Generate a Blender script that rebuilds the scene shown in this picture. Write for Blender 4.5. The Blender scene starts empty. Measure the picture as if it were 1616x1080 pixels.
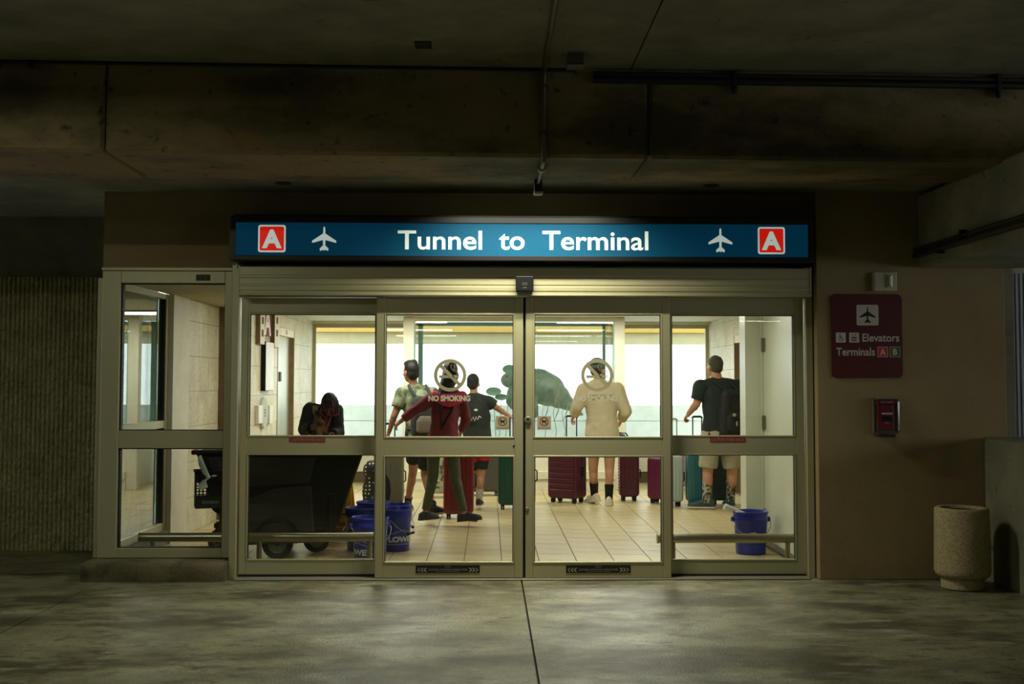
import bpy, bmesh, math, random
from mathutils import Vector, Matrix, noise, Quaternion
random.seed(7)
R = math.radians
scene = bpy.context.scene
C = scene.collection

# ------------------------------------------------------------------ camera
F, CX, CY, CAMZ = 1830.0, 808.0, 509.3, 1.5
_a, _p, _r = math.atan(.0202), math.atan(.0512), .0016
FW = Vector((math.sin(_a)*math.cos(_p), math.cos(_a)*math.cos(_p), math.sin(_p)))
_r0 = FW.cross(Vector((0, 0, 1))).normalized(); _u0 = _r0.cross(FW)
RT = _r0*math.cos(_r)+_u0*math.sin(_r); UP = _u0*math.cos(_r)-_r0*math.sin(_r)
cd = bpy.data.cameras.new('camera'); cam = bpy.data.objects.new('camera', cd); C.objects.link(cam)
cd.sensor_width = 36; cd.lens = F/1616*36; cd.shift_y = (CY-540)/1616; cd.clip_end = 300
cam.matrix_world = Matrix(((RT.x, UP.x, -FW.x, 0), (RT.y, UP.y, -FW.y, 0), (RT.z, UP.z, -FW.z, CAMZ), (0, 0, 0, 1)))
scene.camera = cam
def at(px, py, Y):
    """the world point at depth Y that the photograph shows at pixel px, py"""
    d = FW*F+RT*(px-CX)-UP*(py-CY)
    return Vector((0, 0, CAMZ))+d*(Y/d.y)
def ax_(px, Y, py=603): return at(px, py, Y).x
def az_(py, Y, px=771): return at(px, py, Y).z

# ------------------------------------------------------------------ sky, lamps, exposure
vs = scene.view_settings
vs.view_transform = 'Standard'; vs.look = 'None'; vs.exposure = 0; vs.gamma = 1; vs.use_curve_mapping = False
W = bpy.data.worlds.new('overcast_sky'); scene.world = W; W.use_nodes = True
bg = W.node_tree.nodes['Background']; bg.inputs[0].default_value = (.93, .98, 1, 1); bg.inputs[1].default_value = 3.2
def area(name, loc, size, energy, color, rot=(0, 0, 0), spread=180):
    l = bpy.data.lights.new(name, 'AREA'); l.shape = 'RECTANGLE'; l.size, l.size_y = size
    l.energy = energy; l.color = color; l.spread = R(spread)
    o = bpy.data.objects.new(name, l); C.objects.link(o); o.location = loc; o.rotation_euler = rot
    return o
DOOR_LAMP = (.30, 8.29, 2.957)
area('door_strip_light', DOOR_LAMP, (1.15, .07), 48, (1, .985, .78), spread=138)
HALL_LAMPS = [(-1.2, 12.6), (1.4, 12.6), (-1.2, 15.2), (1.6, 15.2)]
for (x, y) in HALL_LAMPS: area('hall_ceiling_light', (x, y, 2.385), (1.15, .55), 26 if y < 14 else 46, (1, .98, .85))
VEST_LAMPS = [(-1.3, 9.95), (1.3, 9.95)]
for (x, y) in VEST_LAMPS: area('vestibule_ceiling_light', (x, y, 2.29), (.9, .25), 2.2 if x < 0 else 10, (1, .985, .86))
GARAGE_FILL_LAMPS = [(-4.6, 3.4), (4.4, 3.4), (-1.0, -1.0), (5.0, -4.0), (-3.3, 5.2), (0.6, -9.0), (-13.5, -24.0), (8, -16)]  # unseen lamps added as fill for garage, facade and ribs; some reflect in glass
for (x, y) in GARAGE_FILL_LAMPS: area('garage_fill_light', (x, y, 3.30), (1.2, .12), 36 if x == -3.3 else 12.5, (.96, 1, .76))

# ------------------------------------------------------------------ helpers
def sr(r, g, b):
    f = lambda v: (v/255/12.92 if v <= 10.3 else ((v/255+.055)/1.055)**2.4)
    return (f(r), f(g), f(b), 1)

class MB:
    def __init__(s): s.v = []; s.f = []
    def add(s, vs, fs):
        o = len(s.v); s.v += [tuple(v) for v in vs]; s.f += [tuple(i+o for i in f) for f in fs]; return s
    def box(s, x0, x1, y0, y1, z0, z1, M=None):
        vs = [Vector((x, y, z)) for z in (z0, z1) for y in (y0, y1) for x in (x0, x1)]
        if M: vs = [M @ v for v in vs]
        return s.add(vs, [(0, 2, 3, 1), (4, 5, 7, 6), (0, 1, 5, 4), (1, 3, 7, 5), (3, 2, 6, 7), (2, 0, 4, 6)])
    def loft(s, rings, cap=True):
        n = len(rings[0]); vs = [p for r in rings for p in r]; fs = []
        for i in range(len(rings)-1):
            for k in range(n):
                a, b = i*n+k, i*n+(k+1) % n
                fs.append((a, b, b+n, a+n))
        if cap:
            fs.append(tuple(range(n-1, -1, -1))); m = (len(rings)-1)*n; fs.append(tuple(range(m, m+n)))
        return s.add(vs, fs)
    def tube(s, pts, rad, n=12, cap=True):
        pts = [Vector(p) for p in pts]
        if not hasattr(rad, '__len__'): rad = [rad]*len(pts)
        rings = []; ref = None
        for i, p in enumerate(pts):
            t = (pts[min(i+1, len(pts)-1)]-pts[max(i-1, 0)]).normalized()
            if ref is None: ref = t.orthogonal().normalized()
            ref = (ref-t*ref.dot(t)).normalized(); b = t.cross(ref)
            rings.append([p+(ref*math.cos(2*math.pi*k/n)+b*math.sin(2*math.pi*k/n))*rad[i] for k in range(n)])
        return s.loft(rings, cap)
    def lathe(s, prof, c=(0, 0, 0), n=32, M=None, cap=True):
        c = Vector(c); rings = []
        for r, z in prof:
            ring = [Vector((r*math.cos(2*math.pi*k/n), r*math.sin(2*math.pi*k/n), z)) for k in range(n)]
            rings.append([(M @ p if M else p)+c for p in ring])
        return s.loft(rings, cap)
    def ball(s, c, r, n=12, m=8, rot=None):
        c = Vector(c); r = (r, r, r) if not hasattr(r, '__len__') else r; rings = []
        for i in range(m+1):
            t = math.pi*(i+.02)/(m+.04); ring = []
            for k in range(n):
                p = Vector((r[0]*math.sin(t)*math.cos(2*math.pi*k/n), r[1]*math.sin(t)*math.sin(2*math.pi*k/n), -r[2]*math.cos(t)))
                ring.append((rot @ p if rot else p)+c)
            rings.append(ring)
        return s.loft(rings)
    def limb(s, pts, rad, n=12):
        """tapered segments with a ball at every joint"""
        for i in range(len(pts)-1): s.tube([pts[i], pts[i+1]], [rad[i], rad[i+1]], n)
        for p, r in zip(pts, rad): s.ball(p, r, n, 8)
        return s
    def prism(s, pts, y0, y1, fn=None):
        """2-D outline (x, z) pushed from y0 to y1; fn maps (x, y, z) to the world"""
        n = len(pts); q = [Vector((x, y, z)) for y in (y0, y1) for x, z in pts]
        if fn: q = [fn(p) for p in q]
        fs = [(k, (k+1) % n, n+(k+1) % n, n+k) for k in range(n)]
        return s.add(q, fs+[tuple(range(n-1, -1, -1)), tuple(range(n, 2*n))])
    def annulus(s, cx, cz, r0, r1, y0, y1, n=48, a0=0, a1=2*math.pi, fn=None):
        full = a1-a0 > 6.28
        m = n if full else n+1; vs = []
        for k in range(m):
            a = a0+(a1-a0)*k/n
            for r in (r0, r1):
                for y in (y0, y1):
                    vs.append(Vector((cx+r*math.cos(a), y, cz+r*math.sin(a))))
        if fn: vs = [fn(v) for v in vs]
        fs = []
        for k in range(n):
            a = 4*k; b = 4*((k+1) % m)
            fs += [(a, a+2, b+2, b), (a+1, b+1, b+3, a+3), (a, b, b+1, a+1), (a+2, a+3, b+3, b+2)]
        if not full: fs += [(0, 1, 3, 2), (4*n, 4*n+2, 4*n+3, 4*n+1)]
        return s.add(vs, fs)
    def mesh(s, name, mat=None, smooth=False, bevel=0, seg=2, angle=30):
        me = bpy.data.meshes.new(name); me.from_pydata(s.v, [], s.f)
        bm = bmesh.new(); bm.from_mesh(me); bmesh.ops.recalc_face_normals(bm, faces=bm.faces)
        if bevel:
            es = [e for e in bm.edges if len(e.link_faces) == 2 and e.calc_face_angle(0) > R(angle)]
            bmesh.ops.bevel(bm, geom=es, offset=bevel, segments=seg, affect='EDGES', profile=.5, clamp_overlap=True)
        bm.to_mesh(me); bm.free()
        if mat: me.materials.append(mat)
        if smooth:
            for p in me.polygons: p.use_smooth = True
            me.set_sharp_from_angle(angle=R(smooth if smooth is not True else 40))
        return me

def setp(o, kw):
    for k, v in kw.items():
        if v is not None: o[k] = v
    return o
def obj(name, mb, mat, parent=None, smooth=False, bevel=0, seg=2, angle=30, **kw):
    me = mb if isinstance(mb, bpy.types.Mesh) else mb.mesh(name, mat, smooth, bevel, seg, angle)
    o = bpy.data.objects.new(name, me); C.objects.link(o)
    if parent: o.parent = parent
    return setp(o, kw)
def thing(name, label=None, category=None, loc=(0, 0, 0), rotz=0, group=None, kind=None):
    o = bpy.data.objects.new(name, None); C.objects.link(o); o.empty_display_size = .05
    o.location = loc; o.rotation_euler = (0, 0, rotz)
    return setp(o, dict(label=label, category=category, group=group, kind=kind))
def clone(o, parent=None):
    c = o.copy(); C.objects.link(c)
    if parent: c.parent = parent
    for ch in list(o.children): clone(ch, c)
    return c
def box(x0, x1, y0, y1, z0, z1): return MB().box(x0, x1, y0, y1, z0, z1)

BENCH = bpy.data.scenes.new('bench')   # a small scene of its own, so that modifiers and letters are worked out fast
def bench(o):
    BENCH.collection.objects.link(o)
    with bpy.context.temp_override(scene=BENCH, view_layer=BENCH.view_layers[0]):
        dg = bpy.context.evaluated_depsgraph_get(); dg.update()
        me = bpy.data.meshes.new_from_object(o.evaluated_get(dg))
    bpy.data.objects.remove(o)
    return me
def evaluated(name, me, mods, mat):
    o = bpy.data.objects.new('work', me)
    for t, kw in mods:
        m = o.modifiers.new(t, t)
        for k, v in kw.items(): setattr(m, k, v)
    new = bench(o); new.name = name; bpy.data.meshes.remove(me); new.materials.clear()
    if mat: new.materials.append(mat)
    for p in new.polygons: p.use_smooth = True
    return new
def blend(name, mb, mat, voxel=.008, it=5):
    """overlapping closed shapes grown together into one continuous surface"""
    return evaluated(name, mb.mesh('work'), [('REMESH', dict(mode='VOXEL', voxel_size=voxel)), ('SMOOTH', dict(factor=.5, iterations=it))], mat)
def wrinkle(me, amp, scale, seed=0):
    out = []
    for co, n in [(v.co.copy(), v.normal.copy()) for v in me.vertices]:
        p = co*scale+Vector((seed, seed*2, 0))
        out += (co+n*(noise.noise(Vector((p.x, p.y, p.z*.45)))*amp+noise.noise(p*2.3)*amp*.4))[:]
    me.vertices.foreach_set('co', out); me.update()
    return me

def text(body, width=None, height=None, bold=0, depth=.0012, spacing=1.0, word=1.0):
    """letter outlines as a mesh in the x-z plane, centred, front towards -y"""
    cu = bpy.data.curves.new('letters', 'FONT'); cu.body = body; cu.size = 1; cu.extrude = .0
    cu.offset = bold; cu.align_x = 'CENTER'; cu.space_character = spacing; cu.space_word = word; cu.resolution_u = 4
    me = bench(bpy.data.objects.new('work', cu))
    xs = [v.co.x for v in me.vertices]; ys = [v.co.y for v in me.vertices]
    x0, x1, y0, y1 = min(xs), max(xs), min(ys), max(ys)
    sx = (width/(x1-x0)) if width else None; sz = (height/(y1-y0)) if height else None
    sx = sx or sz; sz = sz or sx
    mb = MB(); mb.v = [((v.co.x-(x0+x1)/2)*sx, 0, (v.co.y-(y0+y1)/2)*sz) for v in me.vertices]
    mb.f = [tuple(p.vertices) for p in me.polygons]
    bpy.data.meshes.remove(me)
    return mb
def letters(name, body, parent, mat, c, width=None, height=None, fn=None, **kw):
    mb = text(body, width, height, **kw); c = Vector(c)
    mb.v = [tuple(fn(Vector(v)) if fn else Vector(v)+c) for v in mb.v]
    me = bpy.data.meshes.new(name); me.from_pydata(mb.v, [], mb.f); me.materials.append(mat)
    o = bpy.data.objects.new(name, me); C.objects.link(o); o.parent = parent
    return o
def rounded(x0, x1, z0, z1, r, n=6):
    pts = []
    for cx, cz, a in ((x1-r, z1-r, 0), (x0+r, z1-r, 90), (x0+r, z0+r, 180), (x1-r, z0+r, 270)):
        pts += [(cx+r*math.cos(R(a+90*k/n)), cz+r*math.sin(R(a+90*k/n))) for k in range(n+1)]
    return pts

# ------------------------------------------------------------------ materials
def mat(name, c1, c2=None, scale=6, rough=.6, metal=0, bump=0, bscale=None, detail=6, spec=.5, emit=0, stretch=None, lo=.35, hi=.65, rough2=None):
    m = bpy.data.materials.new(name); m.use_nodes = True; nt = m.node_tree; b = nt.nodes['Principled BSDF']
    b.inputs['Roughness'].default_value = rough; b.inputs['Metallic'].default_value = metal
    b.inputs['Specular IOR Level'].default_value = spec; b.inputs['Base Color'].default_value = c1
    if emit:
        b.inputs['Emission Color'].default_value = c1; b.inputs['Emission Strength'].default_value = emit
    L = nt.links.new
    tc = nt.nodes.new('ShaderNodeTexCoord'); mp = nt.nodes.new('ShaderNodeMapping'); L(tc.outputs['Object'], mp.inputs[0])
    if stretch: mp.inputs['Scale'].default_value = stretch
    c2 = c2 or tuple(min(1, v*1.12) for v in c1[:3])+(1,)
    n = nt.nodes.new('ShaderNodeTexNoise'); n.inputs['Scale'].default_value = scale; n.inputs['Detail'].default_value = detail
    n.inputs['Roughness'].default_value = .6; L(mp.outputs[0], n.inputs[0])
    rp = nt.nodes.new('ShaderNodeValToRGB'); rp.color_ramp.elements[0].position = lo; rp.color_ramp.elements[1].position = hi
    rp.color_ramp.elements[0].color = c1; rp.color_ramp.elements[1].color = c2
    L(n.outputs[0], rp.inputs[0]); L(rp.outputs[0], b.inputs['Base Color'])
    if emit: L(rp.outputs[0], b.inputs['Emission Color'])
    if rough2 is not None:
        mr = nt.nodes.new('ShaderNodeMapRange'); mr.inputs[1].default_value = lo; mr.inputs[2].default_value = hi
        mr.inputs[3].default_value = rough; mr.inputs[4].default_value = rough2
        L(n.outputs[0], mr.inputs[0]); L(mr.outputs[0], b.inputs['Roughness'])
    if bump:
        n2 = nt.nodes.new('ShaderNodeTexNoise'); n2.inputs['Scale'].default_value = bscale or scale*6; n2.inputs['Detail'].default_value = 5
        L(mp.outputs[0], n2.inputs[0])
        bp = nt.nodes.new('ShaderNodeBump'); bp.inputs['Strength'].default_value = bump; bp.inputs['Distance'].default_value = .01
        L(n2.outputs[0], bp.inputs['Height']); L(bp.outputs[0], b.inputs['Normal'])
    m['nt'] = 1
    return m
def overlay(m, color, scale, lo, hi, amount=1, stretch=None, kind='NOISE', detail=6, offset=0):
    """stains, pores or patches laid over a material's colour"""
    nt = m.node_tree; L = nt.links.new; b = nt.nodes['Principled BSDF']
    src = b.inputs['Base Color'].links[0].from_socket
    tc = nt.nodes.new('ShaderNodeTexCoord'); mp = nt.nodes.new('ShaderNodeMapping'); L(tc.outputs['Object'], mp.inputs[0])
    if stretch: mp.inputs['Scale'].default_value = stretch
    mp.inputs['Location'].default_value = (offset, offset*.7, offset*.3)
    if kind == 'NOISE':
        n = nt.nodes.new('ShaderNodeTexNoise'); n.inputs['Detail'].default_value = detail; n.inputs['Roughness'].default_value = .62
    else:
        n = nt.nodes.new('ShaderNodeTexVoronoi')
    n.inputs['Scale'].default_value = scale; L(mp.outputs[0], n.inputs['Vector'])
    mr = nt.nodes.new('ShaderNodeMapRange'); mr.inputs[1].default_value = lo; mr.inputs[2].default_value = hi; mr.inputs[4].default_value = amount
    L(n.outputs[0], mr.inputs[0])
    mx = nt.nodes.new('ShaderNodeMix'); mx.data_type = 'RGBA'; L(mr.outputs[0], mx.inputs[0]); L(src, mx.inputs[6])
    mx.inputs[7].default_value = color; L(mx.outputs[2], b.inputs['Base Color'])
    return m
def glass_mat(name, tint, f0=.04, rough=0.0):
    m = bpy.data.materials.new(name); m.use_nodes = True; nt = m.node_tree; nt.nodes.clear(); L = nt.links.new
    o = nt.nodes.new('ShaderNodeOutputMaterial'); mx = nt.nodes.new('ShaderNodeMixShader'); lw = nt.nodes.new('ShaderNodeLayerWeight')
    lw.inputs[0].default_value = .5
    pw = nt.nodes.new('ShaderNodeMath'); pw.operation = 'POWER'; pw.inputs[1].default_value = 5
    ma = nt.nodes.new('ShaderNodeMath'); ma.operation = 'MULTIPLY_ADD'; ma.inputs[1].default_value = 1-f0; ma.inputs[2].default_value = f0
    L(lw.outputs['Facing'], pw.inputs[0]); L(pw.outputs[0], ma.inputs[0])
    t = nt.nodes.new('ShaderNodeBsdfTransparent'); g = nt.nodes.new('ShaderNodeBsdfGlossy')
    t.inputs[0].default_value = tint; g.inputs['Roughness'].default_value = rough
    L(ma.outputs[0], mx.inputs[0]); L(t.outputs[0], mx.inputs[1]); L(g.outputs[0], mx.inputs[2]); L(mx.outputs[0], o.inputs[0])
    return m

m_concrete = mat('concrete', sr(112, 108, 88), sr(138, 134, 110), 2.2, .85, bump=.25, bscale=30)
overlay(m_concrete, sr(66, 62, 46), 1.1, .52, .78, .8, offset=3); overlay(m_concrete, sr(40, 37, 28), 9, .64, .72, .7, offset=9)
m_beam = mat('stained_concrete', sr(126, 112, 78), sr(144, 124, 86), 1.6, .9, bump=.4, bscale=26)
overlay(m_beam, sr(66, 62, 40), 1.3, .47, .62, .85, offset=5, stretch=(.6, 1, 1.4)); overlay(m_beam, sr(150, 100, 60), .9, .58, .75, .5, offset=12)
overlay(m_beam, sr(24, 22, 15), 11, .60, .70, .8, offset=2)
m_floor = mat('garage_floor', sr(98, 94, 70), sr(146, 142, 112), 2.6, .50, bump=.35, bscale=70, rough2=.34, stretch=(.9, 1.1, 1), detail=9)
overlay(m_floor, sr(64, 58, 41), 1.5, .48, .60, .85, offset=4, stretch=(.7, 1.2, 1), detail=9); overlay(m_floor, sr(172, 168, 142), 3.6, .57, .68, .55, offset=8, stretch=(.6, 1.5, 1), detail=9)
overlay(m_floor, sr(56, 50, 36), 9, .55, .66, .7, offset=1, stretch=(.7, 1.3, 1)); overlay(m_floor, sr(70, 66, 48), 55, .50, .64, .65, offset=6)
overlay(m_floor, sr(26, 22, 16), 5.3, .69, .73, .85, offset=17, stretch=(.6, 1.6, 1), detail=3)
m_kerb = mat('worn_kerb_concrete', sr(82, 75, 50), sr(104, 96, 68), 3, .9, bump=.5, bscale=40)
overlay(m_kerb, sr(48, 43, 28), 5, .52, .66, .7, offset=3)
m_joint = mat('joint_filler', sr(44, 38, 27), rough=.8)
m_rib = mat('split_rib_concrete', sr(164, 156, 116), sr(190, 182, 140), 5, .95, bump=.8, bscale=70)
overlay(m_rib, sr(88, 80, 54), 30, .50, .62, .4, offset=3)
m_stucco = mat('beige_stucco', sr(138, 122, 84), sr(148, 131, 92), 3, .85, bump=.35, bscale=120)
m_alu = mat('bronze_aluminium', sr(172, 166, 130), sr(178, 172, 136), 1.2, .42, metal=.35, stretch=(1, 1, .2))
m_gasket = mat('black_gasket', sr(18, 18, 16), rough=.6)
m_black = mat('black_plastic', sr(10, 10, 11), rough=.5, spec=.25)
m_cabinet = mat('black_sign_cabinet', sr(15, 15, 16), rough=.45)
m_blue = mat('lit_blue_sign_face', sr(3, 62, 88), sr(4, 68, 97), .5, .7, emit=.34, spec=.15)
m_white_e = mat('lit_white_lettering', sr(200, 214, 206), rough=.4, emit=.52)
m_red_e = mat('lit_red_badge', sr(200, 24, 12), rough=.4, emit=.7)
m_glass = glass_mat('clear_glass', (.965, .98, .965, 1))
m_glass_s = glass_mat('side_glass', (.55, .64, .58, 1), .26)
m_glass_g = glass_mat('green_edged_glass', (.965, .985, .977, 1))
m_traver = mat('travertine', sr(200, 193, 164), sr(218, 212, 184), 4, .45, bump=.2, bscale=50, stretch=(1, 1, .5))
overlay(m_traver, sr(96, 82, 54), 55, .57, .66, .85, offset=2, stretch=(1, 1, .55)); overlay(m_traver, sr(170, 156, 118), 3, .5, .7, .6, offset=7)
m_grout = mat('grout', sr(92, 80, 56), rough=.9)
m_tile = mat('floor_tile', sr(184, 167, 122), sr(197, 180, 135), 3, .34, bump=.12, bscale=140)
overlay(m_tile, sr(160, 140, 102), 8, .5, .75, .5, offset=4)
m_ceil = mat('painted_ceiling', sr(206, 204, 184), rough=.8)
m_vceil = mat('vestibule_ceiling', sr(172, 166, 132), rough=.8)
m_cream = mat('cream_paint', sr(214, 210, 190), rough=.55)
m_doorp = mat('pale_green_paint', sr(224, 227, 206), sr(229, 232, 212), 2, .28)
m_steel = mat('brushed_steel', sr(172, 170, 150), sr(184, 182, 162), 3, .34, metal=.85, stretch=(1, 1, .1))
m_rail = mat('satin_rail_metal', sr(150, 146, 122), rough=.3, metal=.9)
m_brown = mat('brown_stone', sr(104, 84, 54), sr(122, 100, 66), 9, .4)
m_outc = mat('pale_exterior_concrete', sr(214, 219, 212), rough=.9)
m_outc2 = mat('exterior_concrete_coping', sr(184, 194, 186), rough=.9)
m_yellow = mat('yellow_light_on_beam', sr(200, 166, 84), rough=.8)  # yellow light reflected on the outer beam, painted as its colour
m_outbeam = mat('cream_exterior_beam', sr(190, 182, 146), rough=.8)
m_lampglow = mat('lamp_diffuser', (1, .95, .78, 1), rough=.4, emit=3.5)
m_lampbody = mat('lamp_housing', sr(120, 118, 104), rough=.5, metal=.2)
m_pipe = mat('galvanised_pipe', sr(96, 93, 78), rough=.5, metal=.5)
m_darkpipe = mat('dark_pipe', sr(38, 36, 30), rough=.6, metal=.3)
m_white = mat('white_plastic', sr(226, 226, 220), rough=.4)
m_maroon = mat('maroon_sign_face', sr(78, 20, 14), rough=.4)
m_signw = mat('pale_sign_print', sr(196, 188, 172), rough=.5)
m_signr = mat('red_sign_print', sr(190, 52, 34), rough=.5)
m_signg = mat('green_sign_print', sr(24, 100, 52), rough=.5)
m_redp = mat('red_plastic', sr(126, 14, 20), rough=.35)
m_decalred = mat('red_decal', sr(126, 20, 22), rough=.5)
m_sticker = mat('frosted_sticker', sr(158, 150, 120), rough=.6)
def frosted(m, amount):
    """thin frosted vinyl: some of the light behind it comes through"""
    nt = m.node_tree; L = nt.links.new; b = nt.nodes['Principled BSDF']; o = nt.nodes['Material Output']
    t = nt.nodes.new('ShaderNodeBsdfTranslucent'); t.inputs[0].default_value = (.74, .71, .58, 1)
    mx = nt.nodes.new('ShaderNodeMixShader'); mx.inputs[0].default_value = amount
    L(b.outputs[0], mx.inputs[1]); L(t.outputs[0], mx.inputs[2]); L(mx.outputs[0], o.inputs[0])
frosted(m_sticker, .6)
m_stickb = mat('beige_sticker', sr(176, 164, 136), rough=.6)
frosted(m_stickb, .35)
m_ink = mat('black_ink', sr(16, 14, 13), rough=.6)
m_inkred = mat('dark_red_ink', sr(120, 26, 26), rough=.6)
m_aggr = mat('exposed_aggregate', sr(150, 138, 100), sr(178, 166, 128), 50, .9, bump=.5, bscale=90)
overlay(m_aggr, sr(96, 76, 50), 90, .58, .7, .7, offset=3)
m_corr = mat('grey_corrugated_metal', sr(150, 156, 160), rough=.5)
# ------------------------------------------------------------------ the setting: garage
def struct(name, mb, m, label=None, parent=None, **kw):
    return obj(name, mb, m, parent, label=label, kind=None if parent else 'structure', **kw)
floor = struct('floor', box(-16, 12, -36, 9.0, -.3, -.03), m_joint, 'stained grey concrete garage floor in front of the sliding doors')
XS = [-16, -12.38, -9.22, -6.06, -2.90, .255, 3.42, 6.58, 9.3, 12]; YS = [-36, -24, -15, -9, -3, 3.0, 9.02]
for i in range(len(XS)-1):
    for j in range(len(YS)-1):
        g = .006
        struct('slab', box(XS[i]+g, XS[i+1]-g, YS[j]+g, YS[j+1]-(g if j < len(YS)-2 else 0), -.05, 0), m_floor, parent=floor)
for x0, x1 in ((-9.2, -6.066), (-6.054, -3.08), (3.99, 9.3)):
    struct('slab', box(x0, x1, 9.02, 11.3, -.05, 0), m_floor, parent=floor)
ZC = az_(97, 7.15, 300); ZB = 2.92
struct('ceiling', MB().box(-16, .896, -36, 7.6, ZC, ZC+.3).box(.906, 12, -36, 7.6, ZC, ZC+.3).box(.89, .91, -36, 7.6, ZC+.03, ZC+.3), m_concrete, 'dark concrete garage ceiling in front of the deep beam')
def skew(x): return 7.25+.031*x
be = MB()
XB = [-16, at(163, 170, 7.15).x, at(1024, 170, 7.27).x, 12]
for k in range(3):
    a, b = XB[k]+(.004 if k else 0), XB[k+1]-(.004 if k < 2 else 0)
    q = [(a, skew(a)), (b, skew(b)), (b, 8.13), (a, 8.13)]
    be.add([(x, y, z) for z in (ZB, ZC+.05) for x, y in q], [(3, 2, 1, 0), (4, 5, 6, 7), (0, 1, 5, 4), (1, 2, 6, 5), (2, 3, 7, 6), (3, 0, 4, 7)])
struct('ceiling_beam', be, m_beam, 'deep stained concrete beam across the garage above the doors', bevel=.022, seg=1)
struct('ceiling_soffit', box(-16, 12, 8.10, 11.3, 2.98, 3.2), m_concrete, 'low concrete soffit behind the deep beam')
XSB = ax_(1445, 8.9, 370)
struct('ceiling_side_beam', box(XSB, 4.35, 3.0, 8.86, 2.385, 2.95), m_concrete, 'concrete side beam running from the beige wall towards the viewer', bevel=.02, seg=1)
struct('wall_left_outer', box(-16.2, -16, -36, 11.3, 0, 3.6), m_concrete)
struct('wall_rear', box(-16, 12, -36.2, -36, 0, 3.6), m_concrete)
ro = MB().box(12, 12.2, -36, 11.5, 0, 1.0).box(12, 12.2, -36, 11.5, 2.7, 3.6).box(12, 12.2, -36, -4, 1.0, 2.7)
struct('wall_right_outer', ro, m_concrete)
struct('wall_right_end', box(4.6, 12, 11.3, 11.5, 0, 3.2), m_concrete)

# ribbed wall on the left
YR = 10.48
def ribwall():
    mb = MB(); pitch = .0405; x0, x1, z0, z1 = -7.6, -3.10, .0, 2.433
    n = int((x1-x0)/pitch); prof = [(0, 0), (.10, .006), (.26, .026), (.44, .033), (.60, .033), (.78, .026), (.92, .006)]; xs = []
    for i in range(n):
        for u, d in prof: xs.append((x0+(i+u)*pitch, d))
    nz = 90; rnd = random.Random(3)
    vs = []
    for k in range(nz+1):
        z = z0+(z1-z0)*k/nz
        for x, d in xs:
            h = noise.noise(Vector((x*23, 0, z*26)))+.6*noise.noise(Vector((x*61, 5, z*70)))
            vs.append((x+.006*h*(d > .01), YR-d*(1+.45*h) if d else YR, z))
    m = len(xs); fs = [(k*m+i, k*m+i+1, (k+1)*m+i+1, (k+1)*m+i) for k in range(nz) for i in range(m-1)]
    return MB().add(vs, fs)
wl = struct('wall_left', ribwall(), m_rib, 'rough concrete wall of narrow vertical ribs beside the small window')
struct('wall_left_band', box(-7.6, -3.06, YR-.012, YR+.3, 2.433, 2.99), m_concrete, 'smooth concrete band above the ribbed wall')
struct('wall_left_backing', box(-7.6, -3.06, YR+.02, YR+.3, 0, 2.44), m_concrete)

# beige facade
XL, XRT = at(161, 520, 9.05).x, ax_(1290, 8.86)
XW = ax_(1588, 8.86)
ZH = az_(421, 8.9)
struct('wall_front_upper', box(XL, XRT+.02, 9.05, 9.25, 2.345, 2.985), m_stucco, 'dark beige stucco wall above the lit blue sign')
struct('wall_front_right', box(XRT, XW, 8.86, 9.25, 0, 2.985), m_stucco, 'beige stucco wall right of the doors carrying the maroon sign', bevel=.006)
struct('trim_1', box(XW+.004, XW+.10, 8.93, 9.3, 0, 2.4), m_concrete, 'grey edge post at the far right end of the beige wall')
co = MB()
for i in range(70):
    x = XW+.11+i*.036
    co.box(x, x+.020, 9.30, 9.34, 0, 2.39).box(x+.018, x+.037, 9.318, 9.34, 0, 2.39)
struct('wall_right_corrugated', co, m_corr, 'pale grey vertical corrugated metal beyond the beige wall')

# ------------------------------------------------------------------ left window on its kerb
YW0, YW1 = 9.0, 9.12
wx0, wx1, gx0, gx1 = at(159, 603, YW0).x, ax_(365, YW0), ax_(187.5, YW0), ax_(353, YW0)
wz = [az_(y, YW0, 270) for y in (428, 447, 680, 708, 866, 881)]
win = thing('window_1', 'tall two-pane window left of the doors in a bronze metal frame', 'window', ((wx0+wx1)/2, YW0, 0), kind='structure')
def P(parent, name, mb, m, **kw):
    l = parent.location; mb.v = [(v[0]-l.x, v[1]-l.y, v[2]-l.z) for v in mb.v]
    return obj(name, mb, m, parent, **kw)
P(win, 'stile', box(wx0, gx0, YW0, YW1, wz[5], wz[0]), m_alu, bevel=.003, seg=1)
P(win, 'stile', box(gx1, wx1, YW0, YW1, wz[5], wz[0]), m_alu, bevel=.003, seg=1)
for a, b in ((1, 0), (3, 2), (5, 4)): P(win, 'rail', box(gx0+.001, gx1-.001, YW0+.004, YW1, wz[a], wz[b]), m_alu, bevel=.003, seg=1)
P(win, 'head_cap', box(wx0-.005, wx1+.005, YW0-.012, YW1, wz[0]+.002, wz[0]+.028), m_alu, bevel=.003, seg=1)
for a, b in ((2, 1), (4, 3)):
    z0, z1 = wz[a], wz[b]
    gk = MB().box(gx0, gx0+.012, YW0+.03, YW0+.08, z0, z1).box(gx1-.008, gx1, YW0+.03, YW0+.08, z0, z1).box(gx0, gx1, YW0+.03, YW0+.08, z1-.008, z1).box(gx0, gx1, YW0+.03, YW0+.08, z0, z0+.006)
    P(win, 'gasket', gk, m_gasket)
    P(win, 'pane', box(gx0, gx1, YW0+.05, YW0+.056, z0, z1), m_glass)
dl = P(win, 'decal', box(*[ax_(p, YW0) for p in (307, 329)], YW0-.0015, YW0+.004, az_(443, YW0, 318), az_(433.5, YW0, 318)), m_ink, label='small black label on the head of the frame')
lw_ = Vector((ax_(318, YW0), YW0, 0))-win.location
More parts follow.
